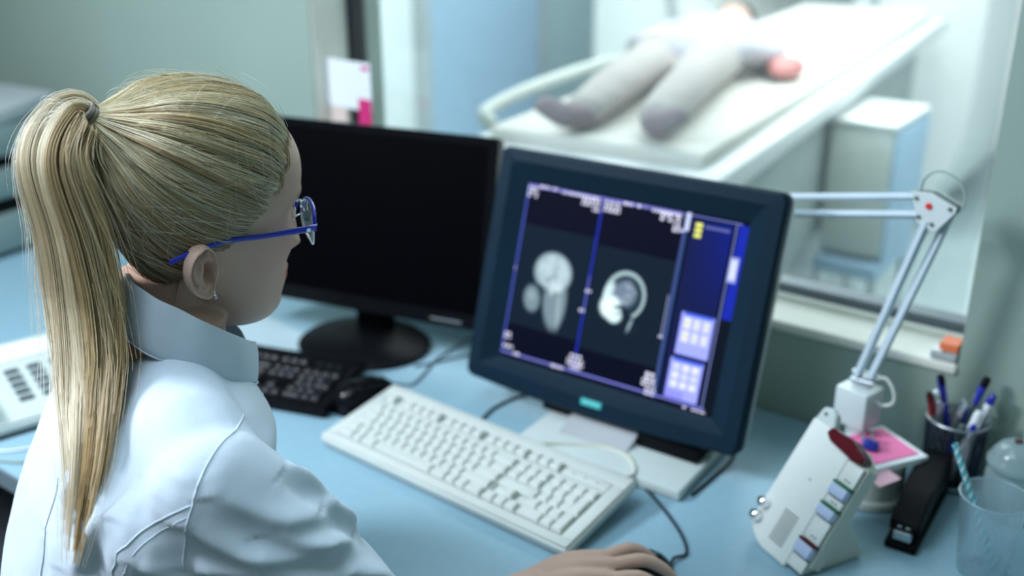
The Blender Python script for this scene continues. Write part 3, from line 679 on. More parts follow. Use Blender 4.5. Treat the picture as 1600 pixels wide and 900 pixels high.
t = NB(); bx(t, (0, 0, 0), (0.05, 0.035, 0.0006)); o = obj('sticky_note', t, M['pink_pale']); o.location = (-0.317, -0.205, 0.8176); o.rotation_euler = (rad(8), 0, rad(-32)); tag(o, 'pale pink slip hanging out under the memo pad', 'sticky note')
t = thing('push_clip', 'deep blue clip with metal jaws lying on the pink sticky note', 'clip', (-0.342, -0.166, 0.8268), (0, 0, rad(20)))
b = NB(); bx(b, (0, 0, 0.008), (0.022, 0.016, 0.014), rot=RY(0.2), bevel=0.005, seg=3); obj('grip', b, M['blue_clip'], t, 50)
for sx in (-1, 1):
    b = NB(); bx(b, (sx*0.006-0.004, 0.014, 0.010), (0.004, 0.016, 0.012), rot=RX(0.4), bevel=0.001); obj('jaw', b, M['steel'], t)

# ------------------------------------------------------------------ intercom
ic = thing('intercom', 'cream desk intercom leaning on its stand with a dark red lamp', 'intercom', (-0.4392, -0.3446, 0.7515), (0, 0, rad(-28.8)))
IM = Matrix.Rotation(rad(57.7), 4, 'X')                 # face plane: x right, y up the face, z out of the face
th = 0.026
def ip(name, poly, z0, z1, m, bev=0.0, sm=None):
    b = NB(); prism(b, poly, z0, z1)
    if bev: bmesh.ops.bevel(b, geom=list(b.edges), offset=bev, segments=2, affect='EDGES')
    return obj(name, b, m, ic, sm, mtx=IM)
ip('body', [(0.004, 0.020), (0.030, 0.0172), (0.110, 0.0172), (0.110, 0.160), (0.086, 0.178), (0.0, 0.178), (0.0, 0.024)], -th, -0.004, M['cream_side'], 0.0015, 30)
ip_face = ip('face_plate', [(0.010, 0.012), (0.018, 0.005), (0.034, 0.0), (0.080, 0.0), (0.080, 0.166), (0.068, 0.180), (0.0, 0.180), (0.0, 0.062), (-0.003, 0.058), (-0.003, 0.022), (0.002, 0.016)], -0.004, 0.002, M['intercom'], 0.0012, 30)
ip('top_flap', [(0.0, 0.178), (0.040, 0.172), (0.028, 0.198), (0.016, 0.203), (0.004, 0.199)], -0.012, 0.0, M['phone'], 0.0015, 30)
b = NB(); cyl(b, (0.013, 0.192, 0), (0.013, 0.192, 0.0015), 0.0025); obj('screw', b, M['rubber'], ic, mtx=IM)
# speaker grille slots
for k in range(11):
    b = NB(); bx(b, (0.050, 0.018+k*0.0042, 0.0022), (0.026, 0.0016, 0.0006)); obj('grille_slot', b, M['rubber'], ic, mtx=IM)
b = NB(); bx(b, (0.046, 0.110, 0.0022), (0.004, 0.0018, 0.0004)); obj('print_mark', b, M['grey_print'], ic, mtx=IM)
for y in (0.030, 0.050):
    b = NB(); lathe(b, [(0.0075, -0.004), (0.0078, 0.006), (0.0065, 0.011), (0.003, 0.0125)], (0.005, y, 0.003), 24); o = obj('knob', b, M['chrome'], ic, 40, mtx=IM)
# push buttons down the right edge: label plates and switches
segs = [(0.130, 0.160, 'cream', 0.000), (0.112, 0.127, 'lilac', 0.006), (0.099, 0.110, 'cream', 0.0), (0.082, 0.096, 'lilac', 0.006), (0.047, 0.080, 'cream', 0.0), (0.026, 0.043, 'lilac', 0.006), (0.006, 0.024, 'cream', 0.0)]
for (y0, y1, mm, h) in segs:
    b = NB(); bx(b, (0.0945, (y0+y1)/2, h/2), (0.027, y1-y0-0.001, 0.004+h), bevel=0.0008); obj('push_button' if mm == 'lilac' else 'label_plate', b, M['intercom' if mm == 'cream' else mm], ic, 30, mtx=IM)
for (y, mm) in ((0.1285, 'green'), (0.0975, 'green'), (0.0448, 'dark_red')):
    b = NB(); bx(b, (0.0945, y, 0.002), (0.029, 0.0028, 0.010)); obj('colour_bar', b, M[mm], ic, mtx=IM)
for y in (0.136, 0.104, 0.054):
    b = NB()
    for j in range(2): bx(b, (0.093+j*0.006, y, 0.0022), (0.0035, 0.002, 0.0006))
    obj('print_mark', b, M['grey_print'], ic, mtx=IM)
b = NB(); prism(b, [(0.034, 0.174), (0.038, 0.183), (0.076, 0.183), (0.103, 0.172), (0.105, 0.164), (0.090, 0.161), (0.044, 0.167)], -0.012, 0.008); bmesh.ops.bevel(b, geom=list(b.edges), offset=0.0015, segments=2, affect='EDGES')
o = obj('signal_lamp', b, M['dark_red'], ic, 40, mtx=IM); o['label'] = 'dark red translucent signal lamp'
# folded stand behind
b = NB()
for sgn in (0,):
    tri = [Vector((0.104, 0.010, 0.0)), Vector((0.104, 0.115, 0.0)), Vector((0.104, 0.050, 0.075))]
    tri = [Vector((0.104, 0.008, 0.0)), Vector((0.104, 0.100, 0.0)), Vector((0.104, 0.105, 0.006)), Vector((0.104, 0.062, 0.080))]
    ring_loft(b, [tri, [p-Vector((0.085, 0, 0)) for p in tri]])
obj('stand', b, M['cream_side'], ic)

# ------------------------------------------------------------------ stapler
st = thing('stapler', 'black stapler between the memo pad and the pen holder', 'stapler', (-0.262, -0.242, 0.75), (0, 0, rad(2)))
st.scale = (1.15, 1.0, 1.08)
b = NB(); bx(b, (0, 0.07, 0.006), (0.036, 0.185, 0.011), bevel=0.003); obj('base', b, M['black'], st, 40)
b = NB(); bx(b, (0, -0.004, 0.014), (0.018, 0.016, 0.003), bevel=0.0006); obj('anvil', b, M['steel'], st)
b = NB()
bm_scale = 1.0
pr = [(-0.012, 0.020), (-0.014, 0.034), (-0.004, 0.042), (0.05, 0.058), (0.12, 0.066), (0.155, 0.060), (0.162, 0.045), (0.160, 0.012), (0.135, 0.012), (0.10, 0.030), (0.02, 0.024)]
ring_loft(b, [[Vector((-0.0165, y, z)) for y, z in pr], [Vector((0.0165, y, z)) for y, z in pr]]); bmesh.ops.bevel(b, geom=list(b.edges), offset=0.0022, segments=2, affect='EDGES')
obj('handle', b, M['black'], st, 40)
b = NB(); bx(b, (0, 0.05, 0.024), (0.020, 0.14, 0.012), rot=RX(0.06), bevel=0.001); obj('magazine', b, M['steel'], st)
b = NB(); bx(b, (-0.005, -0.0135, 0.030), (0.004, 0.001, 0.002)); bx(b, (0.004, -0.0135, 0.030), (0.004, 0.001, 0.002)); obj('print_mark', b, M['paper'], st)

# ------------------------------------------------------------------ pen holder
PC = Vector((-0.258, -0.050, 0.75))
ph = thing('pen_holder', 'dark metal mesh pen holder full of pens by the wall', 'pen holder', PC)
b = NB(); n = 72; R1_, R2_, HH = 0.037, 0.042, 0.100
for k in range(n):                       # wire mesh: crossing helices
    for s_ in (-1, 1):
        pass
def holder(bm):
    seg = 14
    for s_ in (-1, 1):
        for k in range(44):
            a0 = 2*PI*k/44; pts = []
            for j in range(seg+1):
                f = j/seg; r = R1_+(R2_-R1_)*f; a = a0+s_*f*1.6; pts.append((r*math.cos(a), r*math.sin(a), 0.003+HH*f))
            tube(bm, pts, 0.00075, 3, smooth=False)
holder(b); obj('mesh_wall', b, mat('dark_blue_wire', (0.035, 0.045, 0.075), 0.4, 0.7), ph)
b = NB(); tube(b, [(R2_*math.cos(2*PI*i/48), R2_*math.sin(2*PI*i/48), HH+0.003) for i in range(49)], 0.0018, 8, smooth=False, caps=False); obj('rim', b, M['steel'], ph, 60)
b = NB(); lathe(b, [(R1_+0.001, 0), (R1_+0.001, 0.004)], (0, 0, 0), 40); obj('floor_plate', b, M['black'], ph)
b = NB(); lathe(b, [(R1_+0.001, 0.004), (R1_+0.0015, 0.010)], (0, 0, 0), 40, cap=False); obj('foot_band', b, M['steel'], ph, 60)
def pen(name, label, base, tip, r, body, capm, caplen=0.25, kind='pen', clip=True, group=None, endm=None):
    a = Vector(base)+PC; c = Vector(tip)+PC; L = (c-a).length; q = (c-a).to_track_quat('Z', 'Y')
    t = thing(name, label, 'pen', a, q.to_euler(), 'pens standing in the pen holder')
    b = NB(); lathe(b, [(r*0.3, 0.0), (r*0.5, 0.004), (r, 0.018), (r, L*(1-caplen))], (0, 0, 0), 14); obj('barrel', b, body, t, 40)
    b = NB(); lathe(b, [(r*1.1, L*(1-caplen)), (r*1.12, L-0.006), (r*0.8, L-0.001), (r*0.3, L)], (0, 0, 0), 14); obj('cap', b, capm, t, 40)
    if endm:
        b = NB(); lathe(b, [(r*1.16, L-0.014), (r*1.16, L-0.003), (r*0.8, L+0.001)], (0, 0, 0), 14); obj('end_plug', b, endm, t, 40)
    if clip:
        b = NB(); bx(b, (r*1.35, 0, L*(1-caplen*0.45)), (0.0012, 0.003, L*caplen*0.8)); obj('clip', b, body if not endm else capm, t)
    return t
pen('ballpoint_pen', 'blue pen with black end leaning left in the pen holder', (0.012, -0.006, 0.006), (-0.034, 0.004, 0.158), 0.0048, M['blue_ink'], M['blue_ink'], endm=M['black'])
pen('ballpoint_pen', 'blue pen with black end leaning right, tallest in the pen holder', (-0.012, -0.012, 0.006), (0.024, 0.024, 0.163), 0.0048, M['blue_ink'], M['blue_ink'], endm=M['black'])
pen('marker_pen', 'white pen with a blue cap end at the right of the holder', (0.004, 0.004, 0.006), (0.036, 0.022, 0.140), 0.0048, M['paper'], M['paper'], endm=M['blue_ink'])
pen('marker_pen', 'red and black pen at the far left of the holder', (-0.006, -0.010, 0.006), (-0.040, -0.018, 0.138), 0.0042, M['steel'], mat('dark_red_pen', (0.22, 0.01, 0.01), 0.3), endm=M['black'])
pen('felt_pen', 'white-capped pen beside the red pen in the holder', (-0.010, 0.006, 0.006), (-0.034, -0.008, 0.140), 0.0046, M['cream'], M['paper'], 0.35)
pen('mechanical_pencil', 'silver pencil leaning right in the middle of the holder', (-0.022, -0.008, 0.006), (0.006, -0.006, 0.136), 0.0042, M['steel'], M['chrome'], 0.2)
pen('mechanical_pencil', 'silver pen with a clip at the left of the holder', (-0.020, 0.0, 0.006), (-0.024, -0.020, 0.130), 0.0040, M['steel'], M['steel'], 0.3)
pen('ballpoint_pen', 'white pen with a rounded clip at the front right of the holder', (0.004, -0.016, 0.006), (0.028, -0.014, 0.128), 0.0055, M['paper'], M['paper'], 0.35)
pen('ballpoint_pen', 'clear pen with a red and blue tip at the front of the holder', (0.020, -0.008, 0.006), (0.026, -0.026, 0.112), 0.0042, M['paper'], M['blue_ink'], 0.10)
pen('ballpoint_pen', 'short grey pen in the front of the pen holder', (-0.004, 0.010, 0.006), (0.012, -0.028, 0.108), 0.0042, M['steel'], M['rubber'], 0.3)
pen('ballpoint_pen', 'dark grey pen behind the tall blue pen', (0.012, -0.020, 0.006), (0.014, 0.020, 0.140), 0.0045, M['rubber'], M['rubber'], 0.3)
pen('ballpoint_pen', 'grey pen at the right rim of the holder', (0.010, 0.002, 0.006), (0.039, 0.006, 0.118), 0.0045, M['rubber'], M['steel'], 0.3)

# ------------------------------------------------------------------ plastic cup, straw, glass jar
def shell(bm, prof, th, n=40):
    inn = [(max(r-th, 0.0005), z) for r, z in prof[::-1]]
    inn[-1] = (inn[-1][0], prof[0][1]+th)
    lathe(bm, prof+inn, (0, 0, 0), n, cap=False)
    bmesh.ops.holes_fill(bm, edges=bm.edges)
cp = thing('plastic_cup', 'clear plastic cup holding a striped straw at the desk corner', 'cup', (-0.166, -0.242, 0.75))
b = NB(); lathe(b, [(0.0005, 0.003), (0.027, 0.003), (0.0275, 0.0), (0.029, 0.004), (0.0395, 0.108), (0.0405, 0.110)], (0, 0, 0), 48, cap=False); obj('cup_wall', b, M['cup'], cp, 40)
b = NB(); tube(b, [(0.0405*math.cos(2*PI*i/48), 0.0405*math.sin(2*PI*i/48), 0.110) for i in range(49)], 0.0015, 8, smooth=False, caps=False); obj('rim', b, M['cup'], cp, 60)
stw = thing('drinking_straw', 'striped teal and white straw leaning in the plastic cup', 'straw', (-0.166, -0.242, 0.75))
a, c = Vector((0.012, 0.012, 0.005)), Vector((-0.058, 0.012, 0.158))
L = (c-a).length; q = (c-a).to_track_quat('Z', 'Y').to_matrix()
def strip(bm, a0, a1, turns, r, m=120):
    pr_ = None
    for k in range(m+1):
        f = k/m; z = f*L; ang = 2*PI*turns*f; row = []
        for j in range(5):
            aa = ang+a0+(a1-a0)*j/4; row.append(bm.verts.new(a+q @ Vector((r*math.cos(aa), r*math.sin(aa), z))))
        if pr_: [bm.faces.new((pr_[j], pr_[j+1], row[j+1], row[j])) for j in range(4)]
        pr_ = row
b = NB()
for k in range(2): strip(b, k*PI, k*PI+PI*0.62, 7, 0.0040)
obj('teal_stripe', b, M['straw'], stw, 60)
b = NB()
for k in range(2): strip(b, k*PI+PI*0.62, (k+1)*PI, 7, 0.0040)
obj('white_stripe', b, M['straw_white'], stw, 60)
jr = thing('glass_jar', 'frosted glass jar with a domed lid behind the plastic cup', 'jar', (-0.168, -0.088, 0.75))
b = NB(); lathe(b, [(0.0005, 0.002), (0.032, 0.002), (0.036, 0.006), (0.0375, 0.04), (0.037, 0.062), (0.033, 0.070), (0.034, 0.074)], (0, 0, 0), 40, cap=False); obj('jar_wall', b, M['jar'], jr, 40)
b = NB(); lathe(b, [(0.037, 0.075), (0.0385, 0.078), (0.0385, 0.084), (0.034, 0.088), (0.033, 0.094), (0.026, 0.104), (0.014, 0.110), (0.002, 0.1115)], (0, 0, 0), 40, cap=True); obj('lid', b, M['jar'], jr, 50)
b = NB(); bx(b, (-0.003, -0.003, 0.114), (0.010, 0.006, 0.005), rot=RZ(0.5), bevel=0.001); o = obj('lid_knob', b, mat('brown_knob', (0.12, 0.06, 0.04), 0.4), jr)
b = NB(); tube(b, [(0.0375, -0.004, 0.078), (0.045, -0.004, 0.074), (0.046, -0.004, 0.050), (0.040, -0.004, 0.046)], 0.0015, 8); obj('lid_clasp', b, M['steel'], jr, 60)

# ------------------------------------------------------------------ box on the sill, notes on the post
t = thing('label_roll_box', 'small grey and orange box at the right end of the window sill', 'box', (-0.302, 0.020, 0.911))
b = NB(); bx(b, (0, 0, 0.006), (0.036, 0.045, 0.010), bevel=0.001); obj('tray', b, M['grey_side'], t)
b = NB(); bx(b, (0.004, 0.003, 0.018), (0.026, 0.034, 0.012), bevel=0.001); obj('orange_block', b, M['orange'], t)
b = NB(); bx(b, (-0.010, -0.008, 0.0125), (0.014, 0.024, 0.002)); obj('paper_label', b, M['paper'], t)
t = NB(); bx(t, (0, 0, 0), (0.120, 0.0012, 0.096)); o = obj('note_sheet', t, M['paper']); o.location = (-1.501, 0.030, 1.169); tag(o, 'white note sticking out from the window lining before the black post', 'note')
t = NB(); bx(t, (0, 0, 0), (0.034, 0.0012, 0.054), bevel=0.0005); o = obj('note_flag', t, M['magenta']); o.location = (-1.459, 0.0285, 1.118); tag(o, 'magenta flag note hanging below the white note', 'note')
t = NB(); bx(t, (0, 0, 0), (0.020, 0.001, 0.008)); o = obj('note_tab', t, M['magenta']); o.location = (-1.455, 0.0290, 1.206); tag(o, 'tiny magenta tab at the top corner of the white note', 'note')
t = NB(); bx(t, (0, 0, 0), (0.048, 0.0012, 0.06)); o = obj('note_sheet', t, mat('peach_paper', (0.72, 0.58, 0.52), 0.7)); o.location = (-1.5360, 0.0315, 1.100); tag(o, 'peach paper slip below the white note, left of the post', 'note')

# ------------------------------------------------------------------ desk telephone (behind the ponytail)
tp = thing('desk_telephone', 'pale grey desk telephone with dark keys at the left end', 'telephone', (-1.575, -0.715, 0.75), (0, 0, rad(75)))
b = NB()
pr = [(-0.115, 0.002), (0.115, 0.002), (0.115, 0.060), (0.095, 0.066), (-0.100, 0.026), (-0.115, 0.020)]
ring_loft(b, [[Vector((-0.125, y, z)) for y, z in pr], [Vector((0.125, y, z)) for y, z in pr]]); bmesh.ops.bevel(b, geom=list(b.edges), offset=0.004, segments=2, affect='EDGES')
obj('body', b, M['phone'], tp, 40)
b = NB(); bx(b, (0, 0, 0.004), (0.254, 0.234, 0.006), bevel=0.002); obj('base_plate', b, M['black'], tp)
sl = math.atan2(0.040, 0.195)
def fz(y): return 0.026+(y+0.100)*0.205
for c_ in range(3):
    for r_ in range(5):
        x = 0.005+c_*0.036; y = -0.065+r_*0.0195
        b = NB(); bx(b, (x, y, fz(y)+0.002), (0.022, 0.010, 0.006), rot=None, bevel=0.001); obj('key', b, M['phone_key'], tp)
b = NB(); bx(b, (0.045, 0.065, fz(0.065)+0.001), (0.12, 0.045, 0.004), rot=RX(sl)); obj('label_panel', b, M['paper'], tp)
b = NB(); tube(b, [(-0.085, -0.10, 0.055), (-0.085, -0.07, 0.058), (-0.085, 0.0, 0.082), (-0.085, 0.07, 0.090), (-0.085, 0.105, 0.088)], [0.024, 0.026, 0.018, 0.026, 0.024], 14); obj('handset', b, M['phone'], tp, 60)
b = NB(); tube(b, [(-0.085, -0.10, 0.030), (-0.085, -0.12, 0.012), (-0.09, -0.13, 0.006)], 0.003, 8); obj('handset_cord', b, M['black'], tp, 60)
cable('phone_cable', 'pale cable lying on the desk in front of the telephone', [(-1.50, -0.838, 0.7528), (-1.44, -0.815, 0.7528), (-1.405, -0.765, 0.7528), (-1.385, -0.715, 0.7528), (-1.29, -0.64, 0.7528)], 0.0022, M['paper'])
cable('phone_line', 'second pale cable on the desk beside the telephone cable', [(-1.43, -0.838, 0.7528), (-1.385, -0.812, 0.7528), (-1.360, -0.765, 0.7528), (-1.330, -0.71, 0.7528), (-1.235, -0.63, 0.7528)], 0.0022, M['cable_green'])

# ------------------------------------------------------------------ office printer at far left
pt = thing('office_printer', 'grey-green office printer with dark paper slots at far left', 'printer', (-2.47, -0.27, 0.75), (0, 0, rad(6)))
b = NB(); bx(b, (0, 0, 0.055), (0.44, 0.40, 0.09), bevel=0.01); obj('paper_tray', b, M['printer'], pt, 40)
b = NB(); bx(b, (0, 0.02, 0.115), (0.42, 0.36, 0.05)); obj('output_slot', b, M['black'], pt, 40)
b = NB(); bx(b, (0, 0, 0.165), (0.44, 0.40, 0.07), bevel=0.012); obj('upper_housing', b, M['printer'], pt, 40)
b = NB(); bx(b, (0.0, 0.01, 0.212), (0.40, 0.36, 0.03)); obj('scanner_gap', b, M['black'], pt, 40)
b = NB(); bx(b, (0, 0.0, 0.262), (0.44, 0.40, 0.075), bevel=0.012); obj('scanner_lid', b, M['printer'], pt, 40)
b = NB(); bx(b, (0.05, -0.03, 0.315), (0.34, 0.26, 0.035), rot=RX(0.12), bevel=0.008); obj('document_feeder', b, M['grey_side'], pt, 40)
# ------------------------------------------------------------------ the woman
HY, HP, HR, HS = rad(74), 0.105, 0.11, 1.05
HO = Vector((-0.867, -0.830, 1.236))
sy, cy = math.sin(HY), math.cos(HY)
HM = Matrix(((sy, cy, 0), (-cy, sy, 0), (0, 0, 1))) @ Matrix.Rotation(-HP, 3, 'X') @ Matrix.Rotation(HR, 3, 'Y')
def hw(p): return HO + HM @ (Vector(p)*HS)                    # head space: x to her right, y to her front, z up
HMn = np.array(HM); HOn = np.array(HO)
def hl(a): return (a-HOn) @ HMn / HS                            # world to head space (arrays)
def smoothstep(a, b, x): t = np.clip((x-a)/(b-a), 0, 1); return t*t*(3-2*t)

Zt = [-.112, -.107, -.097, -.083, -.065, -.045, -.022, 0, .02, .04, .06, .08, .10, .116, .127, .132]
YF = [.052, .070, .0805, .083, .084, .084, .086, .087, .0865, .092, .0925, .087, .073, .052, .028, .004]
YB = [.030, .006, -.012, -.025, -.040, -.056, -.070, -.083, -.091, -.095, -.096, -.093, -.084, -.070, -.050, -.026]
WW = [.016, .029, .040, .049, .056, .0615, .0665, .071, .073, .0742, .0742, .0715, .064, .052, .036, .014]
def cub(x, X, Y):
    X, Y = np.array(X), np.array(Y); d = np.gradient(Y, X); i = np.clip(np.searchsorted(X, x)-1, 0, len(X)-2)
    h = X[i+1]-X[i]; t = (x-X[i])/h
    return Y[i]*(1+2*t)*(1-t)**2+d[i]*h*t*(1-t)**2+Y[i+1]*t*t*(3-2*t)+d[i+1]*h*t*t*(t-1)
def head_bm(world=True, feat=True):
    zs = np.linspace(-.112, .132, 130); n = 168
    a = np.linspace(0, 2*PI, n, endpoint=False); P = []
    for z in zs:
        yf, yb, w = cub(z, Zt, YF), cub(z, Zt, YB), cub(z, Zt, WW); yc = np.interp(z, [-.11, -.05, .0, .13], [.035, .022, -.005, -.01])
        c, s = np.cos(a), np.sin(a); e = np.interp(z, [-.11, -.05, 0, .13], [2.0, 2.1, 2.25, 2.1])
        k = (np.abs(c)**e+np.abs(s)**e)**(-1/e)
        x = w*k*c; y = yc+np.where(s > 0, (yf-yc), (yc-yb))*k*s
        P.append(np.stack([x, y, np.full(n, z)], 1))
    P = np.array(P); x, y, z = P[..., 0], P[..., 1], P[..., 2]
    if feat:
        fr = (y > 0.02)
        g = lambda cx, cz, sx, sz: np.exp(-((x-cx)/sx)**2-((z-cz)/sz)**2)
        d = np.zeros_like(x)
        t = np.clip((0.022-z)/0.052, 0, 1)
        nose = 0.005+0.0145*t**1.1; nose = np.where(z < -0.030, 0.0195*np.exp(-((z+0.030)/0.006)**2), nose)*np.where(z > 0.022, np.exp(-((z-0.022)/0.014)**2), 1)
        d += nose*np.exp(-(np.abs(x)/(0.0075+0.006*t))**2.2)
        for s_ in (-1, 1):
            d += 0.007*g(s_*0.012, -0.029, 0.006, 0.007)
            d -= 0.0085*g(s_*0.031, 0.016, 0.016, 0.011); d += 0.0045*g(s_*0.031, 0.015, 0.011, 0.006)
            d += 0.0040*g(s_*0.028, 0.034, 0.020, 0.007)
            d += 0.0045*g(s_*0.043, -0.016, 0.018, 0.016); d -= 0.003*g(s_*0.045, -0.052, 0.014, 0.02)
        d += 0.0095*g(0, -0.0555, 0.018, 0.0055)+0.0100*g(0, -0.0665, 0.016, 0.0052)-0.002*g(0, -0.0608, 0.020, 0.0015)
        d -= 0.003*g(0, -0.078, 0.018, 0.005); d += 0.006*g(0, -0.095, 0.016, 0.010); d -= 0.002*g(0, -0.044, 0.004, 0.006)
        P[..., 1] += d*fr
    b = NB()
    tr = hw if world else (lambda p: Vector(p))
    ring_loft(b, [[tr(p) for p in r] for r in P]); return b
sb = head_bm(False, False); SB = BVHTree.FromBMesh(sb); sb.free()
SC = Vector((0, -0.005, 0.045))
def capsule(bm, pts, r, n=20, k=6):
    tube(bm, pts, r, n, k)
    rs = [r]*2 if isinstance(r, (int, float)) else (r[0], r[-1])
    ball(bm, pts[0], rs[0]*0.995, seg=20); ball(bm, pts[-1], rs[1]*0.995, seg=20)
def ell_loft(bm, secs, n=40, ex=2.3):
    rings = []
    for (c, rx, ry, ang) in secs:
        r = []
        for i in range(n):
            a = 2*PI*i/n; x, y = sq(a, rx, ry, ex); r.append(Vector(c)+Vector((x*math.cos(ang)-y*math.sin(ang), x*math.sin(ang)+y*math.cos(ang), 0)))
        rings.append(r)
    ring_loft(bm, rings)
def remesh(bm, voxel, smooth=4, fac=0.5):
    me = bpy.data.meshes.new('tmp'); bmesh.ops.triangulate(bm, faces=bm.faces); bmesh.ops.recalc_face_normals(bm, faces=bm.faces); bm.to_mesh(me); bm.free()
    o = bpy.data.objects.new('tmp', me); COL.objects.link(o)
    r = o.modifiers.new('r', 'REMESH'); r.mode = 'VOXEL'; r.voxel_size = voxel; r.adaptivity = 0
    if smooth:
        s = o.modifiers.new('s', 'SMOOTH'); s.factor = fac; s.iterations = smooth
    dg = bpy.context.evaluated_depsgraph_get(); dg.update()
    m2 = bpy.data.meshes.new_from_object(o.evaluated_get(dg)); bpy.data.objects.remove(o); bpy.data.meshes.remove(me)
    return m2
def np_verts(me):
    a = np.empty(len(me.vertices)*3, np.float64); me.vertices.foreach_get('co', a); return a.reshape(-1, 3)
def set_verts(me, a): me.vertices.foreach_set('co', a.ravel().astype(np.float32)); me.update()
def link_mesh(name, me, m, parent):
    me.name = name; me.materials.clear(); me.materials.append(m); me.polygons.foreach_set('use_smooth', [True]*len(me.polygons))
    o = bpy.data.objects.new(name, me); COL.objects.link(o)
    if parent: o.parent = parent; o.matrix_parent_inverse = parent.matrix_world.inverted()
    return o
person = thing('person', 'blonde woman in a white coat and blue glasses, her hand on the black mouse', 'person', (-0.95, -1.12, 0))
bpy.context.view_layer.update()
BY = rad(66)
bf = Vector((math.cos(BY), math.sin(BY), 0)); br_ = Vector((math.sin(BY), -math.cos(BY), 0))
NB0 = Vector((-0.858, -0.885, 1.105))                            # base of the neck
def bp(r, f, z): return Vector((NB0.x, NB0.y, 0))+br_*r+bf*f+Vector((0, 0, z))
SHR, ELR, WRR = bp(0.170, -0.020, 1.044), Vector((-0.615, -0.850, 0.810)), Vector((-0.577, -0.640, 0.787))
SHL, ELL, WRL = bp(-0.150, -0.03, 1.045), bp(-0.190, -0.02, 0.79), bp(-0.10, 0.13, 0.655)
def torso(bm, g=0.0):
    A = BY-PI/2
    S_ = [(0.43, -0.195, .180, .135), (0.52, -0.19, .190, .14), (0.62, -0.165, .162, .120), (0.72, -0.135, .150, .110), (0.82, -0.105, .155, .115), (0.92, -0.070, .168, .120), (0.99, -0.048, .170, .115), (1.045, -0.030, .166, .104), (1.078, -0.026, .128, .086), (1.10, -0.022, .080, .066), (1.125, -0.012, .058+0*g, .056)]
    ell_loft(bm, [(bp(0, f, z), rx+g, ry+g, A) for z, f, rx, ry in S_], 48, 2.4)
    capsule(bm, [bp(-0.05, -0.025, 1.085), SHL], [0.050+g, 0.054+g]); capsule(bm, [bp(0.05, -0.025, 1.083), bp(0.11, -0.028, 1.068), SHR], [0.050+g, 0.056+g, 0.056+g]); capsule(bm, [bp(0.08, -0.055, 1.02), bp(0.135, -0.05, 1.0)], [0.085+g, 0.075+g])
FD, RD = Vector((0.743, 0.669, 0)), Vector((0.669, -0.743, 0))
def hand(bm, W0, f, r, curl, zt=0.0):
    up = Vector((0, 0, 1))
    def P(a, s, z): return W0+f*a+r*s+up*z
    ell = [(0.0, 0.0, 0.024, 0.018), ]
    # palm: overlapping capsules from wrist to knuckles
    mc = [(0.083, -0.024, 0.016), (0.088, -0.004, 0.020), (0.082, 0.016, 0.016), (0.072, 0.034, 0.006)]
    for (a, s, z), rr in zip(mc, (0.0115, 0.0120, 0.0115, 0.0105)):
        capsule(bm, [P(0.0, s*0.45, 0.002), P(a*0.5, s*0.8, z*0.8+0.004), P(a, s, z)], [0.0155, 0.0135, rr], 14, 4)
    for (a, s, z), L, rr, sp in zip(mc, (0.074, 0.080, 0.074, 0.058), (0.0082, 0.0084, 0.0080, 0.0072), (-0.26, -0.02, 0.14, 0.30)):
        d = (f+r*sp).normalized(); p0 = P(a, s, z)
        q = [p0, p0+d*L*0.50+up*(0.006-curl*0.004), p0+d*L*0.80-up*(0.004+curl*0.010), p0+d*L*0.99-up*(0.018+curl*0.012)]
        capsule(bm, q, [rr*1.12, rr*1.02, rr*0.92, rr*0.74], 12, 5)
        ball(bm, p0+d*L*0.50+up*(0.006-curl*0.004), rr*1.06, seg=12)
    capsule(bm, [P(0.012, -0.012, -0.002), P(0.040, -0.038, -0.006), P(0.066, -0.047, -0.014), P(0.086, -0.043, -0.020)], [0.015, 0.0125, 0.0098, 0.0082], 12, 5)
b = head_bm(True, True)
NK = [(hw((0, -0.030, -0.045)), .050, .056), (hw((0, -0.034, -0.075)), .047, .053), (bp(0, -0.004, 1.145), .050, .053), (bp(0, -0.012, 1.115), .058, .058), (bp(0, -0.02, 1.08), .085, .068)]
ell_loft(b, [(c, rx, ry, HY-PI/2) for c, rx, ry in NK], 40, 2.1)
torso(b, -0.014)
for s_, e_, w_ in ((SHR, ELR, WRR), (SHL, ELL, WRL)):
    capsule(b, [s_, s_*0.5+e_*0.5, e_], [0.044, 0.041, 0.034]); capsule(b, [e_, e_*0.55+w_*0.45, w_], [0.036, 0.034, 0.0225])
fl = (WRL-ELL).normalized(); fl.z = 0; fl.normalize()
hand(b, WRR, FD, RD, 0.35)
capsule(b, [WRL, WRL+fl*0.02], [0.0225, 0.02]); hand(b, WRL+Vector((0, 0, -0.003)), fl, -Vector((fl.y, -fl.x, 0)), 0.9)
for s_ in (-1, 1):
    capsule(b, [bp(s_*0.085, -0.21, 0.54), bp(s_*0.095, 0.02, 0.545), bp(s_*0.10, 0.22, 0.53)], [0.080, 0.070, 0.052])
    capsule(b, [bp(s_*0.10, 0.22, 0.53), bp(s_*0.10, 0.20, 0.34), bp(s_*0.10, 0.18, 0.10)], [0.052, 0.050, 0.034])
    capsule(b, [bp(s_*0.10, 0.165, 0.055), bp(s_*0.105, 0.26, 0.04), bp(s_*0.107, 0.34, 0.03)], [0.036, 0.034, 0.026])
bm_me = remesh(b, 0.0023, 5, 0.5)
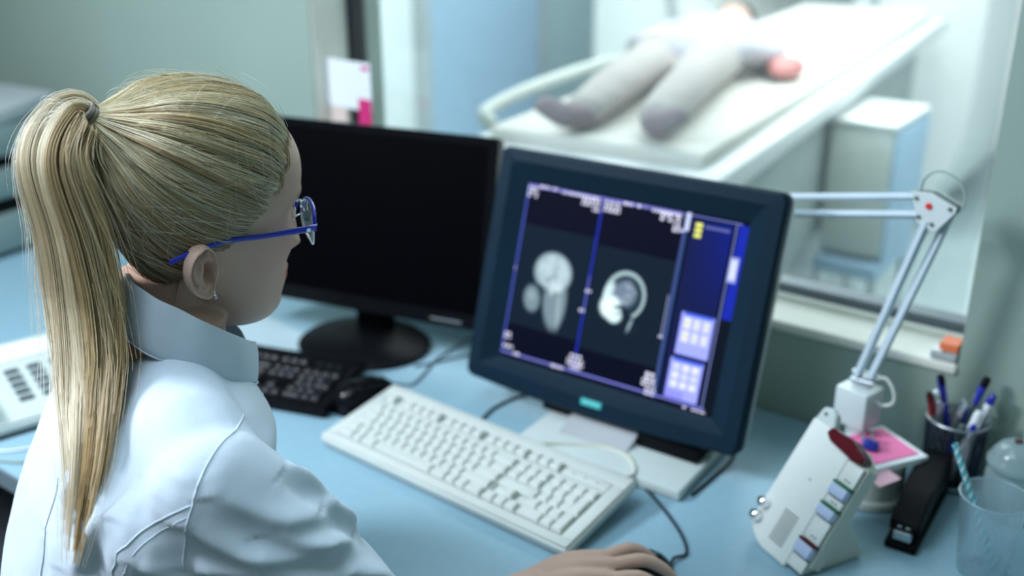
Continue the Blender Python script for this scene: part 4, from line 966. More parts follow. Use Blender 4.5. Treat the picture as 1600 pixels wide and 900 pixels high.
# ear: a shaped relief joined to the same mesh
def ear(side):
    n, m = 72, 26; rows = []
    for j in range(m+1):
        rr = j/m; row = []
        for i in range(n):
            a = 2*PI*i/n; c, s = math.cos(a), math.sin(a)
            ex_ = 0.0215*(1+0.10*s) if c < 0 else 0.0150; ez_ = 0.0280 if s > 0 else 0.0285
            x = c*ex_*(1-0.22*max(0, -s)**2); z = s*ez_                     # x: + is to the face
            u, v = x*rr, z*rr
            ang = a
            # relief
            rim = math.exp(-((rr-0.90)/0.085)**2)*(0.0062 if (s > -0.62 and not (c > 0.75 and s < 0.35)) else 0.0015)
            scapha = -0.0022*math.exp(-((rr-0.70)/0.09)**2)*(1 if c < 0.4 and s > -0.6 else 0)
            anti = 0.0048*math.exp(-(((u+0.0035)/0.0030)**2))*math.exp(-((v-0.004)/0.016)**2) if True else 0
            conc = -0.0105*math.exp(-((u-0.0030)/0.0062)**2-((v+0.004)/0.0095)**2)
            foss = -0.0035*math.exp(-((u-0.001)/0.005)**2-((v-0.017)/0.005)**2)
            trag = 0.0055*math.exp(-((u-0.0110)/0.0028)**2-((v+0.003)/0.006)**2)
            antit = 0.0030*math.exp(-((u+0.001)/0.004)**2-((v+0.0155)/0.003)**2)
            lobe = 0.0020*math.exp(-((u-0.001)/0.007)**2-((v+0.026)/0.006)**2)
            h = 0.005+(rim+scapha+anti+conc+foss+trag+antit+lobe)*1.35
            if rr > 0.985: h -= 0.0035
            row.append((u, v, h))
        rows.append(row)
    # wrap around the outer edge and back to the head
    for k, (sc_, dh) in enumerate(((1.02, -0.004), (0.97, -0.009), (0.80, -0.014), (0.65, -0.022))):
        row = []
        for i in range(n):
            u, v, h = rows[m][i]; row.append((u*sc_+(0.002*k if True else 0), v*sc_, 0.003+dh))
        rows.append(row)
    b = NB(); R = []
    tilt = rad(-10); flare = rad(24)
    def X(u, v, h):
        y0, z0 = u*math.cos(tilt)+v*math.sin(tilt)*1, -u*math.sin(tilt)*1+v*math.cos(tilt)
        out = h+max(0, -(u-0.012))*math.tan(flare)
        return hw((side*(0.0700+out), y0-0.032, z0-0.016))
    for row in rows[1:]: R.append([b.verts.new(X(*p)) for p in row])
    cen = b.verts.new(X(*rows[0][0]))
    for i in range(n): b.faces.new((cen, R[0][i], R[0][(i+1) % n]))
    for A_, B_ in zip(R, R[1:]):
        for i in range(n): b.faces.new((A_[i], B_[i], B_[(i+1) % n], A_[(i+1) % n]))
    return b
bb = NB(); bb.from_mesh(bm_me)
for s_ in (-1, 1):
    e_ = ear(s_); bmesh.ops.recalc_face_normals(e_, faces=e_.faces); tmp = bpy.data.meshes.new('t'); e_.to_mesh(tmp); e_.free(); bb.from_mesh(tmp); bpy.data.meshes.remove(tmp)
bb.to_mesh(bm_me); bb.free()
# skin tones (lips, brow, trousers and shoes are separate or coloured by region)
vv = np_verts(bm_me); L_ = hl(vv)
lip = np.exp(-((L_[:, 0])/0.022)**4)*np.exp(-((L_[:, 2]+0.0612)/0.0088)**4)*(L_[:, 1] > 0.078)
brow = (np.exp(-((np.abs(L_[:, 0])-0.031)/0.017)**4)*np.exp(-((L_[:, 2]-0.0375+((np.abs(L_[:, 0])-0.026)/0.03)**2*0.004)/0.0030)**2)*(L_[:, 1] > 0.055))*0.7
blush = np.exp(-((np.abs(L_[:, 0])-0.05)/0.02)**2-((L_[:, 2]+0.018)/0.02)**2)*(L_[:, 1] > 0.02)*0.35
hd = np.exp(-(np.linalg.norm(vv-np.array(bp(0, 0, 0))*0-np.array(WRR+FD*0.085), axis=1)/0.02)**2)*0.3
skin = np.array((0.60, 0.395, 0.31)); colr = np.tile(skin, (len(vv), 1))
for f_, c_ in ((blush, (0.70, 0.36, 0.30)), (hd, (0.72, 0.38, 0.33)), (lip, (0.42, 0.09, 0.08)), (brow, (0.16, 0.10, 0.07))):
    colr = colr*(1-f_[:, None])+np.array(c_)*f_[:, None]
ca = bm_me.color_attributes.new('tone', 'FLOAT_COLOR', 'POINT'); ca.data.foreach_set('color', np.concatenate([colr, np.ones((len(vv), 1))], 1).ravel().astype(np.float32))
def attr_mat(name, attr, rough, spec=0.5, sss=0.0, bump=0.0, bscale=900, var=0.05, sheen=0.0, aniso=0.0):
    m = mat(name, (0.5, 0.5, 0.5), rough, spec=spec, sss=sss, bump=bump, bscale=bscale, sheen=sheen); nt = m.node_tree; pb = nt.nodes['Principled BSDF']
    a = nt.nodes.new('ShaderNodeAttribute'); a.attribute_name = attr
    nz_ = [q for q in nt.nodes if q.type == 'TEX_NOISE'][0]; mr = nt.nodes.new('ShaderNodeMapRange'); mr.inputs['To Min'].default_value = 1-var; mr.inputs['To Max'].default_value = 1+var
    nt.links.new(nz_.outputs['Fac'], mr.inputs['Value']); vm = nt.nodes.new('ShaderNodeVectorMath'); vm.operation = 'SCALE'
    nt.links.new(a.outputs['Color'], vm.inputs[0]); nt.links.new(mr.outputs[0], vm.inputs['Scale']); nt.links.new(vm.outputs[0], pb.inputs['Base Color']); return m
M['skin'] = attr_mat('skin', 'tone', 0.48, 0.4, sss=0.12, bump=0.12, bscale=1500, var=0.08)
link_mesh('body', bm_me, M['skin'], person)
for s_ in (-1, 1):
    b = NB(); ball(b, hw((s_*0.031, 0.0605, 0.0150)), 0.0118, seg=24); o = obj('eyeball', b, M['paper'], person, 60); o.matrix_parent_inverse = person.matrix_world.inverted()
    b = NB(); ball(b, hw((s_*0.031, 0.0665, 0.0142)), 0.0062, seg=16); q = obj('iris', b, mat('iris', (0.05, 0.10, 0.14), 0.2), o)
def wobj(name, bm, m, smooth=60, parent=None):
    o = obj(name, bm, m, parent or person, smooth); 
    if parent is None: o.matrix_parent_inverse = person.matrix_world.inverted()
    return o
# fingernails
def nail(p, d, up, w, l):
    r = d.cross(up).normalized(); b = NB(); ball(b, (0, 0, 0), 1.0, (w, l, 0.0011), seg=12)
    Mx = Matrix((r, d, r.cross(d))).transposed(); bmesh.ops.rotate(b, cent=(0, 0, 0), matrix=Mx, verts=b.verts); bmesh.ops.translate(b, vec=p, verts=b.verts); return b

# ------------------------------------------------------------------ trousers and shoes
b = NB()
for s_ in (-1, 1):
    capsule(b, [bp(s_*0.085, -0.21, 0.54), bp(s_*0.095, 0.02, 0.545), bp(s_*0.10, 0.22, 0.53)], [0.086, 0.078, 0.062]); capsule(b, [bp(s_*0.10, 0.22, 0.53), bp(s_*0.10, 0.20, 0.34), bp(s_*0.10, 0.18, 0.13)], [0.062, 0.062, 0.056])
tme = remesh(b, 0.008, 4); o = link_mesh('trousers', tme, mat('navy_trousers', (0.02, 0.03, 0.06), 0.8), person)
for s_ in (-1, 1):
    b = NB(); capsule(b, [bp(s_*0.10, 0.155, 0.052), bp(s_*0.105, 0.26, 0.044), bp(s_*0.108, 0.345, 0.036)], [0.048, 0.044, 0.034])
    for v in b.verts: v.co.z = max(v.co.z, 0.002)
    wobj('shoe', b, M['paper'])

# ------------------------------------------------------------------ white coat
b = NB(); torso(b, 0.004)
capsule(b, [SHR, SHR*0.6+ELR*0.4+Vector((0.012, -0.004, 0.004)), ELR], [0.064, 0.068, 0.058]); capsule(b, [ELR, ELR*0.5+WRR*0.5, WRR-(WRR-ELR).normalized()*0.075], [0.056, 0.046, 0.034])
capsule(b, [SHL, SHL*0.5+ELL*0.5, ELL], [0.060, 0.060, 0.052]); capsule(b, [ELL, ELL*0.5+WRL*0.5, WRL-(WRL-ELL).normalized()*0.035], [0.053, 0.048, 0.036])
for s_ in (-1, 1): capsule(b, [bp(s_*0.09, -0.20, 0.545), bp(s_*0.10, 0.0, 0.56), bp(s_*0.10, 0.14, 0.56)], [0.098, 0.086, 0.074])
cme = remesh(b, 0.0036, 26, 0.5)
cv = np_verts(cme)
cn = np.empty(len(cv)*3, np.float32); cme.vertices.foreach_get('normal', cn); cn = cn.reshape(-1, 3).astype(float)
FOLDS = []
FOLDS = [
 ([(-0.666, -0.926, 1.063), (-0.650, -0.905, 1.050), (-0.640, -0.885, 1.030)], 0.010, 0.010),
 ([(-0.634, -0.971, 1.028), (-0.620, -0.951, 1.010), (-0.611, -0.927, 0.996), (-0.613, -0.890, 0.985)], 0.009, 0.009),
 ([(-0.679, -1.020, 1.044), (-0.649, -0.998, 1.017), (-0.625, -0.971, 1.005), (-0.610, -0.938, 0.994)], 0.007, 0.008),
 ([(-0.666, -0.997, 1.067), (-0.639, -0.969, 1.038), (-0.628, -0.942, 1.026), (-0.628, -0.905, 1.012)], 0.006, 0.009),
 ([(-0.684, -1.019, 1.002), (-0.650, -1.001, 0.998), (-0.622, -0.974, 0.990), (-0.595, -0.930, 0.965)], 0.008, 0.009),
 ([(-0.690, -1.000, 0.960), (-0.640, -0.990, 0.950), (-0.600, -0.950, 0.930)], 0.009, 0.010),
 ([(-0.639, -0.908, 1.024), (-0.630, -0.880, 1.006), (-0.625, -0.850, 0.990)], 0.011, 0.010),
 ([(-0.610, -0.930, 0.970), (-0.590, -0.890, 0.950), (-0.585, -0.850, 0.93)], 0.009, 0.010),
 ([(-0.732, -1.030, 1.075), (-0.703, -1.029, 1.070), (-0.685, -1.020, 1.066)], 0.0012, 0.009),
 ([(-0.826, -1.012, 1.067), (-0.814, -1.032, 1.050), (-0.814, -1.051, 1.017)], 0.006, 0.010),
 ([(-0.767, -1.035, 1.031), (-0.781, -1.053, 1.005), (-0.803, -1.070, 0.970)], 0.006, 0.009),
 ([(-0.710, -1.020, 1.089), (-0.692, -1.015, 1.085), (-0.681, -1.007, 1.080)], 0.0012, 0.008),
 ([(-0.725, -1.020, 1.060), (-0.700, -1.024, 1.050), (-0.682, -1.018, 1.045)], 0.0012, 0.008),
 ([(-0.736, -1.024, 1.003), (-0.703, -1.016, 0.989), (-0.672, -1.012, 0.990)], 0.006, 0.008),
 ([(-0.840, -1.060, 0.990), (-0.820, -1.075, 0.940), (-0.810, -1.08, 0.890)], 0.006, 0.010),
 ([(-0.760, -1.060, 0.960), (-0.770, -1.075, 0.92), (-0.790, -1.09, 0.870)], 0.006, 0.010)]
CB0 = BVHTree.FromPolygons([v.co[:] for v in cme.vertices], [p.vertices[:] for p in cme.polygons])
FOLDS = [([CB0.find_nearest(Vector(p))[0] for p in catmull(pts, 4)], A_, w_) for pts, A_, w_ in FOLDS]
def polydist(P, pts):
    best = np.full(len(P), 9.0); sd = np.zeros(len(P)); tt = np.zeros(len(P)); pts = [np.array(p) for p in pts]; n_ = len(pts)-1
    for i in range(n_):
        a, d = pts[i], pts[i+1]-pts[i]; t = np.clip(((P-a) @ d)/(d @ d), 0, 1); q = P-(a+t[:, None]*d); dist = np.linalg.norm(q, axis=1)
        m_ = dist < best; best[m_] = dist[m_]; tt[m_] = (i+t[m_])/n_
        sd[m_] = q[m_, 2]
    return best, tt, sd
disp = np.zeros(len(cv))
for pts, A_, w_ in FOLDS:
    dd, tt, sd = polydist(cv, pts)
    env = np.sin(np.clip(tt, 0.02, 0.98)*PI)**0.5
    ww = np.where(sd > 0, w_*1.5, w_*0.75)
    disp += A_*env*(np.exp(-(dd/ww)**2)-0.55*np.exp(-((dd-2.0*w_)/(w_*1.2))**2)*(sd < 0))
def npnoise(P, sc, seed):
    return np.array([noise.noise(Vector((p[0]*sc[0]+seed, p[1]*sc[1], p[2]*sc[2]))) for p in P])
disp += 0.0030*npnoise(cv, (14, 14, 9), 3.1)+0.0010*npnoise(cv, (38, 38, 22), 8.7)
set_verts(cme, cv+cn*disp[:, None])
M['coat'] = mat('white_cotton', (0.61, 0.70, 0.80), 0.75, var=0.02, bump=0.25, bscale=1400, sheen=0.15)
coat = link_mesh('coat', cme, M['coat'], person)
cme.update()
CB = BVHTree.FromPolygons([v.co[:] for v in cme.vertices], [p.vertices[:] for p in cme.polygons])
def on_coat(p): 
    q, n_, i_, d_ = CB.find_nearest(Vector(p)); return q, n_
fr_ = []
for z_ in (1.05, 1.0, 0.95, 0.90, 0.85, 0.80, 0.74, 0.68, 0.62):
    q_ = CB.ray_cast(bp(0.018, 0.45, z_), -bf)[0]
    if q_ is not None: fr_.append(q_+bf*0.0004)
b = NB(); tube(b, fr_, 0.0010, 6); wobj('front_seam', b, M['coat'], 60)
for z_ in (1.02, 0.93, 0.84, 0.75, 0.66):
    q_, n_, i_, d_ = CB.ray_cast(bp(0.0, 0.45, z_), -bf)
    if q_ is not None:
        b = NB(); lathe(b, [(0.0005, 0.0), (0.0062, 0.0), (0.0065, 0.0016), (0.0052, 0.0024), (0.0045, 0.0016), (0.0005, 0.0016)], q_, 18, n_.to_track_quat('Z', 'Y').to_matrix()); wobj('button', b, M['paper'], 40)
# collar: standing band open at the front
CC = bp(0, 0.004, 1.118)
CA = rad(72)
def collar():
    n = 90; rows = []
    for j, (f, rr) in enumerate(((0.0, 0.0), (0.25, 0.001), (0.5, 0.001), (0.75, 0.0), (1.0, -0.003))):
        row = []
        for i in range(n+1):
            a = CA+rad(12)+(2*PI-rad(24))*i/n; fr = math.cos(a-CA)
            r = 0.061+0.008*(1-f)+rr; h = (0.048-0.004*max(0, fr))*f
            zb = -0.008-0.045*fr
            edge = min(i, n-i)/n; rnd = (1-f*0.0)*1.0
            if f > 0.7 and edge < 0.035: h -= 0.010*((0.035-edge)/0.035)**2
            wob = 0.0014*math.sin(a*5+f*2)+0.0008*math.sin(a*11+1)
            lean = bf*(0.014*f)
            row.append(CC+Vector((math.cos(a), math.sin(a), 0))*(r+wob)*(1.0+0.05*abs(math.sin(a-CA)))+Vector((0, 0, zb+h))+lean)
        rows.append(row)
    return rows
rows = collar(); b = NB(); R = [[b.verts.new(p) for p in r] for r in rows]
for A_, B_ in zip(R, R[1:]):
    for i in range(len(A_)-1): b.faces.new((A_[i], A_[i+1], B_[i+1], B_[i]))
col = wobj('collar', b, M['coat'], 80); sm = col.modifiers.new('thickness', 'SOLIDIFY'); sm.thickness = 0.0026; sm.offset = 0
s2 = col.modifiers.new('soft', 'SUBSURF'); s2.levels = 1; s2.render_levels = 1
b = NB(); tube(b, [p+(p-CC).normalized()*0.0012 for p in rows[0]], 0.0011, 6, smooth=False); wobj('collar_seam', b, M['coat'], 60)
rI = 46
b = NB(); tube(b, [rows[j][0]*0.85+rows[j][2]*0.15 for j in range(5)], 0.0007, 6); wobj('collar_stitching', b, M['coat'], 60)
def seam(name, pts, r=0.0011, lift=0.0006):
    P = []
    for p in catmull(pts, 10):
        q, n_ = on_coat(p); P.append(q+n_*lift)
    b = NB(); tube(b, P, r, 6, smooth=False); return wobj(name, b, M['coat'], 60)
seam('sleeve_seam', [(-0.735, -0.910, 1.088), (-0.701, -0.944, 1.100), (-0.688, -0.974, 1.102), (-0.681, -1.001, 1.086), (-0.680, -1.018, 1.059), (-0.687, -1.023, 1.022), (-0.715, -1.003, 0.970)], 0.0010, 0.0)
seam('yoke_seam', [(-0.681, -1.017, 1.063), (-0.711, -1.034, 1.043), (-0.740, -1.036, 1.012), (-0.752, -1.047, 0.979), (-0.757, -1.055, 0.94)], 0.0009, 0.0)
seam('yoke_stitching', [(-0.680, -1.019, 1.055), (-0.707, -1.034, 1.035), (-0.734, -1.036, 1.005), (-0.745, -1.047, 0.975), (-0.750, -1.055, 0.935)], 0.0005, 0.0)
seam('back_seam', [(-0.852, -1.040, 1.040), (-0.852, -1.064, 0.985), (-0.852, -1.071, 0.967), (-0.852, -1.080, 0.93)], 0.0011, 0.0002)

# ------------------------------------------------------------------ hair
TIE = Vector((0, -0.112, 0.110)); TU = (Vector((0, -0.100, 0.100))-SC).normalized()
E1 = (Vector((0, 1, 0))-TU*TU.y).normalized(); E2 = TU.cross(E1)
def scalp(u):
    q, n_, i_, d_ = SB.ray_cast(SC, u); return q if q else SC+u*0.09
def hair_ok(p):
    if p.z > 0.0: yl = np.interp(p.z, [0, .015, .03, .05, .07, .09, .105, .118], [-.006, .008, .024, .036, .045, .055, .063, .070])
    else: yl = -0.030+p.z*0.25
    yl -= 0.004*math.sin(p.z*300)
    return p.y < yl and p.z > -0.080-0.25*min(0, -abs(p.x)+0.03)*-1*0.6
def udir(th, ph): return TU*math.cos(th)+(E1*math.cos(ph)+E2*math.sin(ph))*math.sin(th)
NPH = 180; TM = []
for k in range(NPH):
    ph_ = 2*PI*k/NPH; th_ = 0.1
    while th_ < 2.6 and hair_ok(scalp(udir(th_, ph_))): th_ += 0.012
    TM.append(th_)
TM = np.array(TM); TM = (np.roll(TM, 1)+TM*2+np.roll(TM, -1))/4
def tmax(ph_): return float(np.interp((ph_ % (2*PI))/(2*PI)*NPH, range(NPH+1), list(TM)+[TM[0]]))
hair_v, hair_f, hair_c = [], [], []
hcount = 0
def strand(pts, r0, r1, c0, c1, sides=3):
    global hcount
    P = np.array(pts); n_ = len(P); T = np.gradient(P, axis=0); T /= np.linalg.norm(T, axis=1)[:, None]+1e-12
    ref = np.array((0.31, 0.2, 0.93)); N_ = np.cross(T, ref); N_ /= np.linalg.norm(N_, axis=1)[:, None]+1e-12; B_ = np.cross(T, N_)
    t = np.linspace(0, 1, n_)[:, None]; R_ = (r0+(r1-r0)*t)
    vs = np.stack([P+R_*(N_*math.cos(2*PI*j/sides)+B_*math.sin(2*PI*j/sides)) for j in range(sides)], 1).reshape(-1, 3)
    cc = np.repeat(np.array(c0)*(1-t)+np.array(c1)*t, sides, axis=0)
    i = np.arange(n_-1)[:, None]*sides+np.arange(sides)[None]; k = np.arange(n_-1)[:, None]*sides+(np.arange(sides)[None]+1) % sides
    fs = np.stack([i, k, k+sides, i+sides], -1).reshape(-1, 4)+hcount
    hair_v.append(vs); hair_f.append(fs); hair_c.append(cc); hcount += len(vs)
def flush_hair(name, m, parent):
    global hcount
    V = np.concatenate(hair_v); F = np.concatenate(hair_f); C_ = np.concatenate(hair_c)
    me = bpy.data.meshes.new(name); me.vertices.add(len(V)); me.vertices.foreach_set('co', V.ravel().astype(np.float32))
    me.loops.add(F.size); me.loops.foreach_set('vertex_index', F.ravel().astype(np.int32)); me.polygons.add(len(F))
    me.polygons.foreach_set('loop_start', np.arange(0, F.size, 4, dtype=np.int32)); me.polygons.foreach_set('loop_total', np.full(len(F), 4, np.int32))
    me.update(calc_edges=True)
    ca = me.color_attributes.new('tone', 'FLOAT_COLOR', 'POINT'); ca.data.foreach_set('color', np.concatenate([C_, np.ones((len(V), 1))], 1).ravel().astype(np.float32))
    hair_v.clear(); hair_f.clear(); hair_c.clear(); hcount = 0
    return link_mesh(name, me, m, parent)
BLOND = [(0.90, 0.82, 0.58), (0.84, 0.72, 0.45), (0.72, 0.57, 0.32), (0.93, 0.88, 0.72), (0.52, 0.36, 0.18), (0.80, 0.72, 0.50)]
BROWN = (0.20, 0.115, 0.055)
M['hair'] = attr_mat('blonde_hair', 'tone', 0.32, 0.50, var=0.15)
clump = RNG.normal(size=(64, 4))
def mixc(a, b_, f): return tuple(a[i]*(1-f)+b_[i]*f for i in range(3))
# under layer that covers the scalp
b = NB(); R = []
for j in range(34):
    row = []
    for k in range(NPH):
        ph_ = 2*PI*k/NPH; th_ = 0.03+(TM[k]-0.02-0.03)*j/33; u = udir(th_, ph_); p = scalp(u); f = 1-j/33
        row.append(b.verts.new(hw(p+u*(0.0010+0.0055*min(1, f*3.0)))))
    R.append(row)
for A_, B_ in zip(R, R[1:]):
    for k in range(NPH): b.faces.new((A_[k], A_[(k+1) % NPH], B_[(k+1) % NPH], B_[k]))
b.faces.new(R[0])
hair = wobj('hair', b, mat('hair_under_layer', (0.30, 0.205, 0.105), 0.6, var=0.3, scale=60), 80)
NS = 7000; CK2 = RNG.normal(size=(230, 2))
for s_ in range(NS):
    ph_ = RNG.uniform(0, 2*PI)
    # head front is ph=0 (towards E1); the lower back is ph=pi
    tm = tmax(ph_)
    fr = 1.0 if RNG.random() < 0.42 else RNG.uniform(0.35, 1.0)**0.8
    th0 = tm*fr-(0.02*RNG.random() if fr == 1.0 else 0); th0 = max(th0, 0.22)
    ck = clump[int(ph_/(2*PI)*64) % 64]
    k2 = int(ph_/(2*PI)*230) % 230; off = 0.0062+0.0026*RNG.random()+0.0008*ck[0]+0.0011*CK2[k2, 0]
    n_ = 20; pts = []
    dph = 0.05*ck[1]+0.04*RNG.normal()
    sag = 0.10*math.sin(ph_)                       # side hair sags a little on the way back
    for i in range(n_):
        t = i/(n_-1); th_ = th0+(0.075-th0)*t
        pp = ph_+dph*math.sin(PI*t)*0.6+sag*math.sin(PI*t)
        u = udir(th_, pp); p = scalp(u)
        o_ = 0.0008+off*min(1, (t*(1 if fr == 1 else 2.2)+0.02)*4.5)**0.8+0.004*smoothstep(0.75, 1.0, t)
        o_ += 0.0007*math.sin(ph_*97+th_*3)
        q = p+u*float(o_)
        e = float(smoothstep(0.80, 1.0, t))
        tgt = TIE+(E1*math.cos(pp)+E2*math.sin(pp))*(0.0105*RNG.uniform(0.9, 1.0))
        q = q*(1-e)+tgt*e
        pts.append(hw(q))
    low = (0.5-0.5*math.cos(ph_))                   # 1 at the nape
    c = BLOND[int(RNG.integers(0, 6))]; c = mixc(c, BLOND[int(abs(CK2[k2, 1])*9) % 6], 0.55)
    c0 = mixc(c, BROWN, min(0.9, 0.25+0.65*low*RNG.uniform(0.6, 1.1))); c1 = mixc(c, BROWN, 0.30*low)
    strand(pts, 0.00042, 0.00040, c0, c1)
# stray short hairs over the crown
for s_ in range(260):
    ph_ = RNG.uniform(0, 2*PI); th0 = RNG.uniform(0.25, 0.95)*tmax(ph_); pts = []; L0 = RNG.uniform(0.25, 0.6); lift = RNG.uniform(0.002, 0.012); dp = RNG.normal()*0.25
    for i in range(9):
        t = i/8; u = udir(max(0.1, th0-L0*t), ph_+dp*t*t); pts.append(hw(scalp(u)+u*(0.010+lift*math.sin(t*PI*0.55)*(1 if RNG.random() < 2 else 0))))
    strand(pts, 0.00022, 0.00008, (0.75, 0.68, 0.52), (0.85, 0.8, 0.66))
hs = flush_hair('scalp_strands', M['hair'], hair); hs.matrix_parent_inverse = hair.matrix_world.inverted()
# ponytail
PG = [hw(TIE), Vector((-0.893, -0.928, 1.3575)), Vector((-0.900, -0.939, 1.361)), Vector((-0.899, -0.966, 1.325)), Vector((-0.887, -0.965, 1.252)), Vector((-0.878, -0.970, 1.175)), Vector((-0.860, -0.986, 1.117)), Vector((-0.823, -1.022, 1.074)), Vector((-0.790, -1.075, 0.990))]
for i_ in range(3, len(PG)):
    dv = Vector((0.80, -0.44, 0.40)).normalized()
    h_ = CB.ray_cast(PG[i_]+dv*0.3, -dv)
    if h_[0] is not None and (PG[i_]-h_[0]).dot(dv) < 0.020 and (PG[i_]-h_[0]).dot(dv) > -0.15: PG[i_] = h_[0]+dv*0.020
for i_ in range(5, len(PG)-1): PG[i_] = PG[i_]*0.6+(PG[i_-1]+PG[i_+1])*0.2
PG = catmull(PG, 8); NG = len(PG)
TR = np.interp(np.linspace(0, 1, NG), [0, .05, .13, .26, .42, .58, .74, .88, 1.0], [.0105, .012, .021, .033, .040, .046, .040, .026, .009])
TD = np.interp(np.linspace(0, 1, NG), [0, .06, .2, .5, .8, 1.0], [.0105, .012, .018, .022, .020, .007])
SIDE = Vector((0.809, 0.588, 0)); 
tl = [(PG[min(i+1, NG-1)]-PG[max(i-1, 0)]).normalized() for i in range(NG)]
fa, fb = [], []
prev = SIDE
for i in range(NG):
    t = tl[i]; a = (prev-t*prev.dot(t)); a.normalize(); prev = a; fa.append(a); fb.append(t.cross(a))
PGn, FA, FB = np.array(PG), np.array(fa), np.array(fb)
NC = 46
CL = []
for k in range(NC):
    a = RNG.uniform(0, 2*PI); r = math.sqrt(RNG.uniform(0, 1))*0.92
    CL.append((r*math.cos(a), r*math.sin(a), RNG.uniform(0, 6.28), RNG.uniform(0.6, 1.6), RNG.integers(0, 6), RNG.uniform(0.74, 1.0), RNG.normal()))
tt = np.linspace(0, 1, NG)
for s_ in range(5200):
    k = int(RNG.integers(0, NC)); cx, cyy, fz_, fq, ci, ln, sw = CL[k]
    a = RNG.uniform(0, 2*PI); r = math.sqrt(RNG.random())*0.26*(0.6+0.7*RNG.random())
    X_ = cx+r*math.cos(a); Y_ = cyy+r*math.sin(a)
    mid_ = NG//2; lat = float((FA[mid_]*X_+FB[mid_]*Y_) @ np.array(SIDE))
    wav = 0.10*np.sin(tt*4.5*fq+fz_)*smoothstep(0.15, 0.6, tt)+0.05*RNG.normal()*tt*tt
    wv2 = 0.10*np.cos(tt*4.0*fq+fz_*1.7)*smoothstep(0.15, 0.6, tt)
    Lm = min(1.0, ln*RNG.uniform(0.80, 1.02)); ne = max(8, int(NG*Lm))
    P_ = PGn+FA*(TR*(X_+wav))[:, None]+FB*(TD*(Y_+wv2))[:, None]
    c = mixc(BLOND[ci], BLOND[int(RNG.integers(0, 6))], 0.45); c = mixc(c, (0.93, 0.88, 0.74), 0.5) if lat < -0.10 else mixc(c, (0.60, 0.42, 0.20), 0.62)  # left strands paler, right ones browner: side light put into the hair colour
    shade_mix = 0.55 if (lat > 0.30 and RNG.random() < 0.6) else 0.12
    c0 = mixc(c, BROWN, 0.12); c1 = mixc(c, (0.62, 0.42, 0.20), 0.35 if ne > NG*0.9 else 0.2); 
    c1 = mixc(c1, BROWN, shade_mix*0.5)
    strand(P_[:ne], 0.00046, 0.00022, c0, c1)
# loose hairs beside the ponytail, the left ones painted pale as if lit
for s_ in range(260):
    a = RNG.uniform(0, 2*PI); i0 = int(RNG.uniform(0.0, 0.75)*NG); ne = int(RNG.uniform(10, 34)); i1 = min(NG, i0+ne); n_ = i1-i0
    if n_ < 5: continue
    left_ = RNG.random() < 0.85; sg_ = 1 if float(FA[NG//2] @ np.array(SIDE)) > 0 else -1; s0 = -sg_ if left_ else sg_
    lat = s0*(0.95+np.linspace(0, 1, n_)**1.3*RNG.uniform(0.1, 0.9)); dp = RNG.uniform(-0.8, 0.8)
    P_ = PGn[i0:i1]+FA[i0:i1]*(TR[i0:i1]*lat)[:, None]+FB[i0:i1]*(TD[i0:i1]*dp)[:, None]
    P_ = P_+np.array((0, 0, -1))*0.004*np.sin(np.linspace(0, 6, n_)+RNG.uniform(0, 6))[:, None]*0.5
    strand(P_, 0.00026, 0.00012, (0.84, 0.80, 0.68) if left_ else (0.62, 0.46, 0.25), (0.90, 0.88, 0.80) if left_ else (0.70, 0.55, 0.34))
for s_ in range(120):      # fly-aways springing from the bend of the ponytail
    i0 = int(RNG.uniform(0.03, 0.30)*NG); p0 = PGn[i0]+FA[i0]*(-TR[i0]*0.8)*RNG.uniform(0.3, 1)+FB[i0]*TD[i0]*RNG.uniform(-1, 1)
    out = -np.array(SIDE)*RNG.uniform(0.25, 1.0)+np.array((0, 0, 1))*RNG.uniform(-0.3, 0.9)+RNG.normal(size=3)*0.15; out /= np.linalg.norm(out); L0 = RNG.uniform(0.02, 0.065)
    t = np.linspace(0, 1, 10)[:, None]; P_ = p0+out*L0*t+np.array((0, 0, -1))*L0*0.8*t*t+np.array(-SIDE)*L0*0.1*np.sin(t*3)
    strand(P_, 0.00028, 0.00010, (0.86, 0.84, 0.76), (0.92, 0.92, 0.88))
pony = flush_hair('ponytail', M['hair'], hair); pony.matrix_parent_inverse = hair.matrix_world.inverted()
# nape wisps
for s_ in range(160):
    ph_ = PI+float(np.clip(RNG.normal()*0.28, -0.5, 0.5)); tm = tmax(ph_); u0 = udir(tm, ph_); p = scalp(u0); pts = []; L0 = RNG.uniform(0.008, 0.028); dx = RNG.normal()*0.3
    for i in range(7):
        t = i/6; pts.append(hw(p+Vector((dx*L0*t, -0.002-0.006*t, -L0*t))+u0*0.001))
    strand(pts, 0.00028, 0.0001, (0.30, 0.17, 0.08), (0.42, 0.27, 0.13))
wn_ = flush_hair('nape_wisps', M['hair'], hair); wn_.matrix_parent_inverse = hair.matrix_world.inverted()
# temple wisps
for s_ in range(130):
    ph_ = RNG.uniform(0.35, 1.25)*(1); tm = tmax(-ph_ if True else ph_); pts = []; lw_ = RNG.uniform(0.03, 0.12)
    for sgn in (1,):
        for i in range(8):
            t = i/7; u = udir(tm+lw_*(1-t)-0.25*t, -ph_+0.15*math.sin(t*3)*RNG.uniform(0.9, 1.1)); pts.append(hw(scalp(u)+u*(0.0006+0.005*t)))
    strand(pts, 0.00016, 0.0003, (0.55, 0.42, 0.25), (0.6, 0.5, 0.3))
wis = flush_hair('temple_wisps', M['hair'], hair); wis.matrix_parent_inverse = hair.matrix_world.inverted()
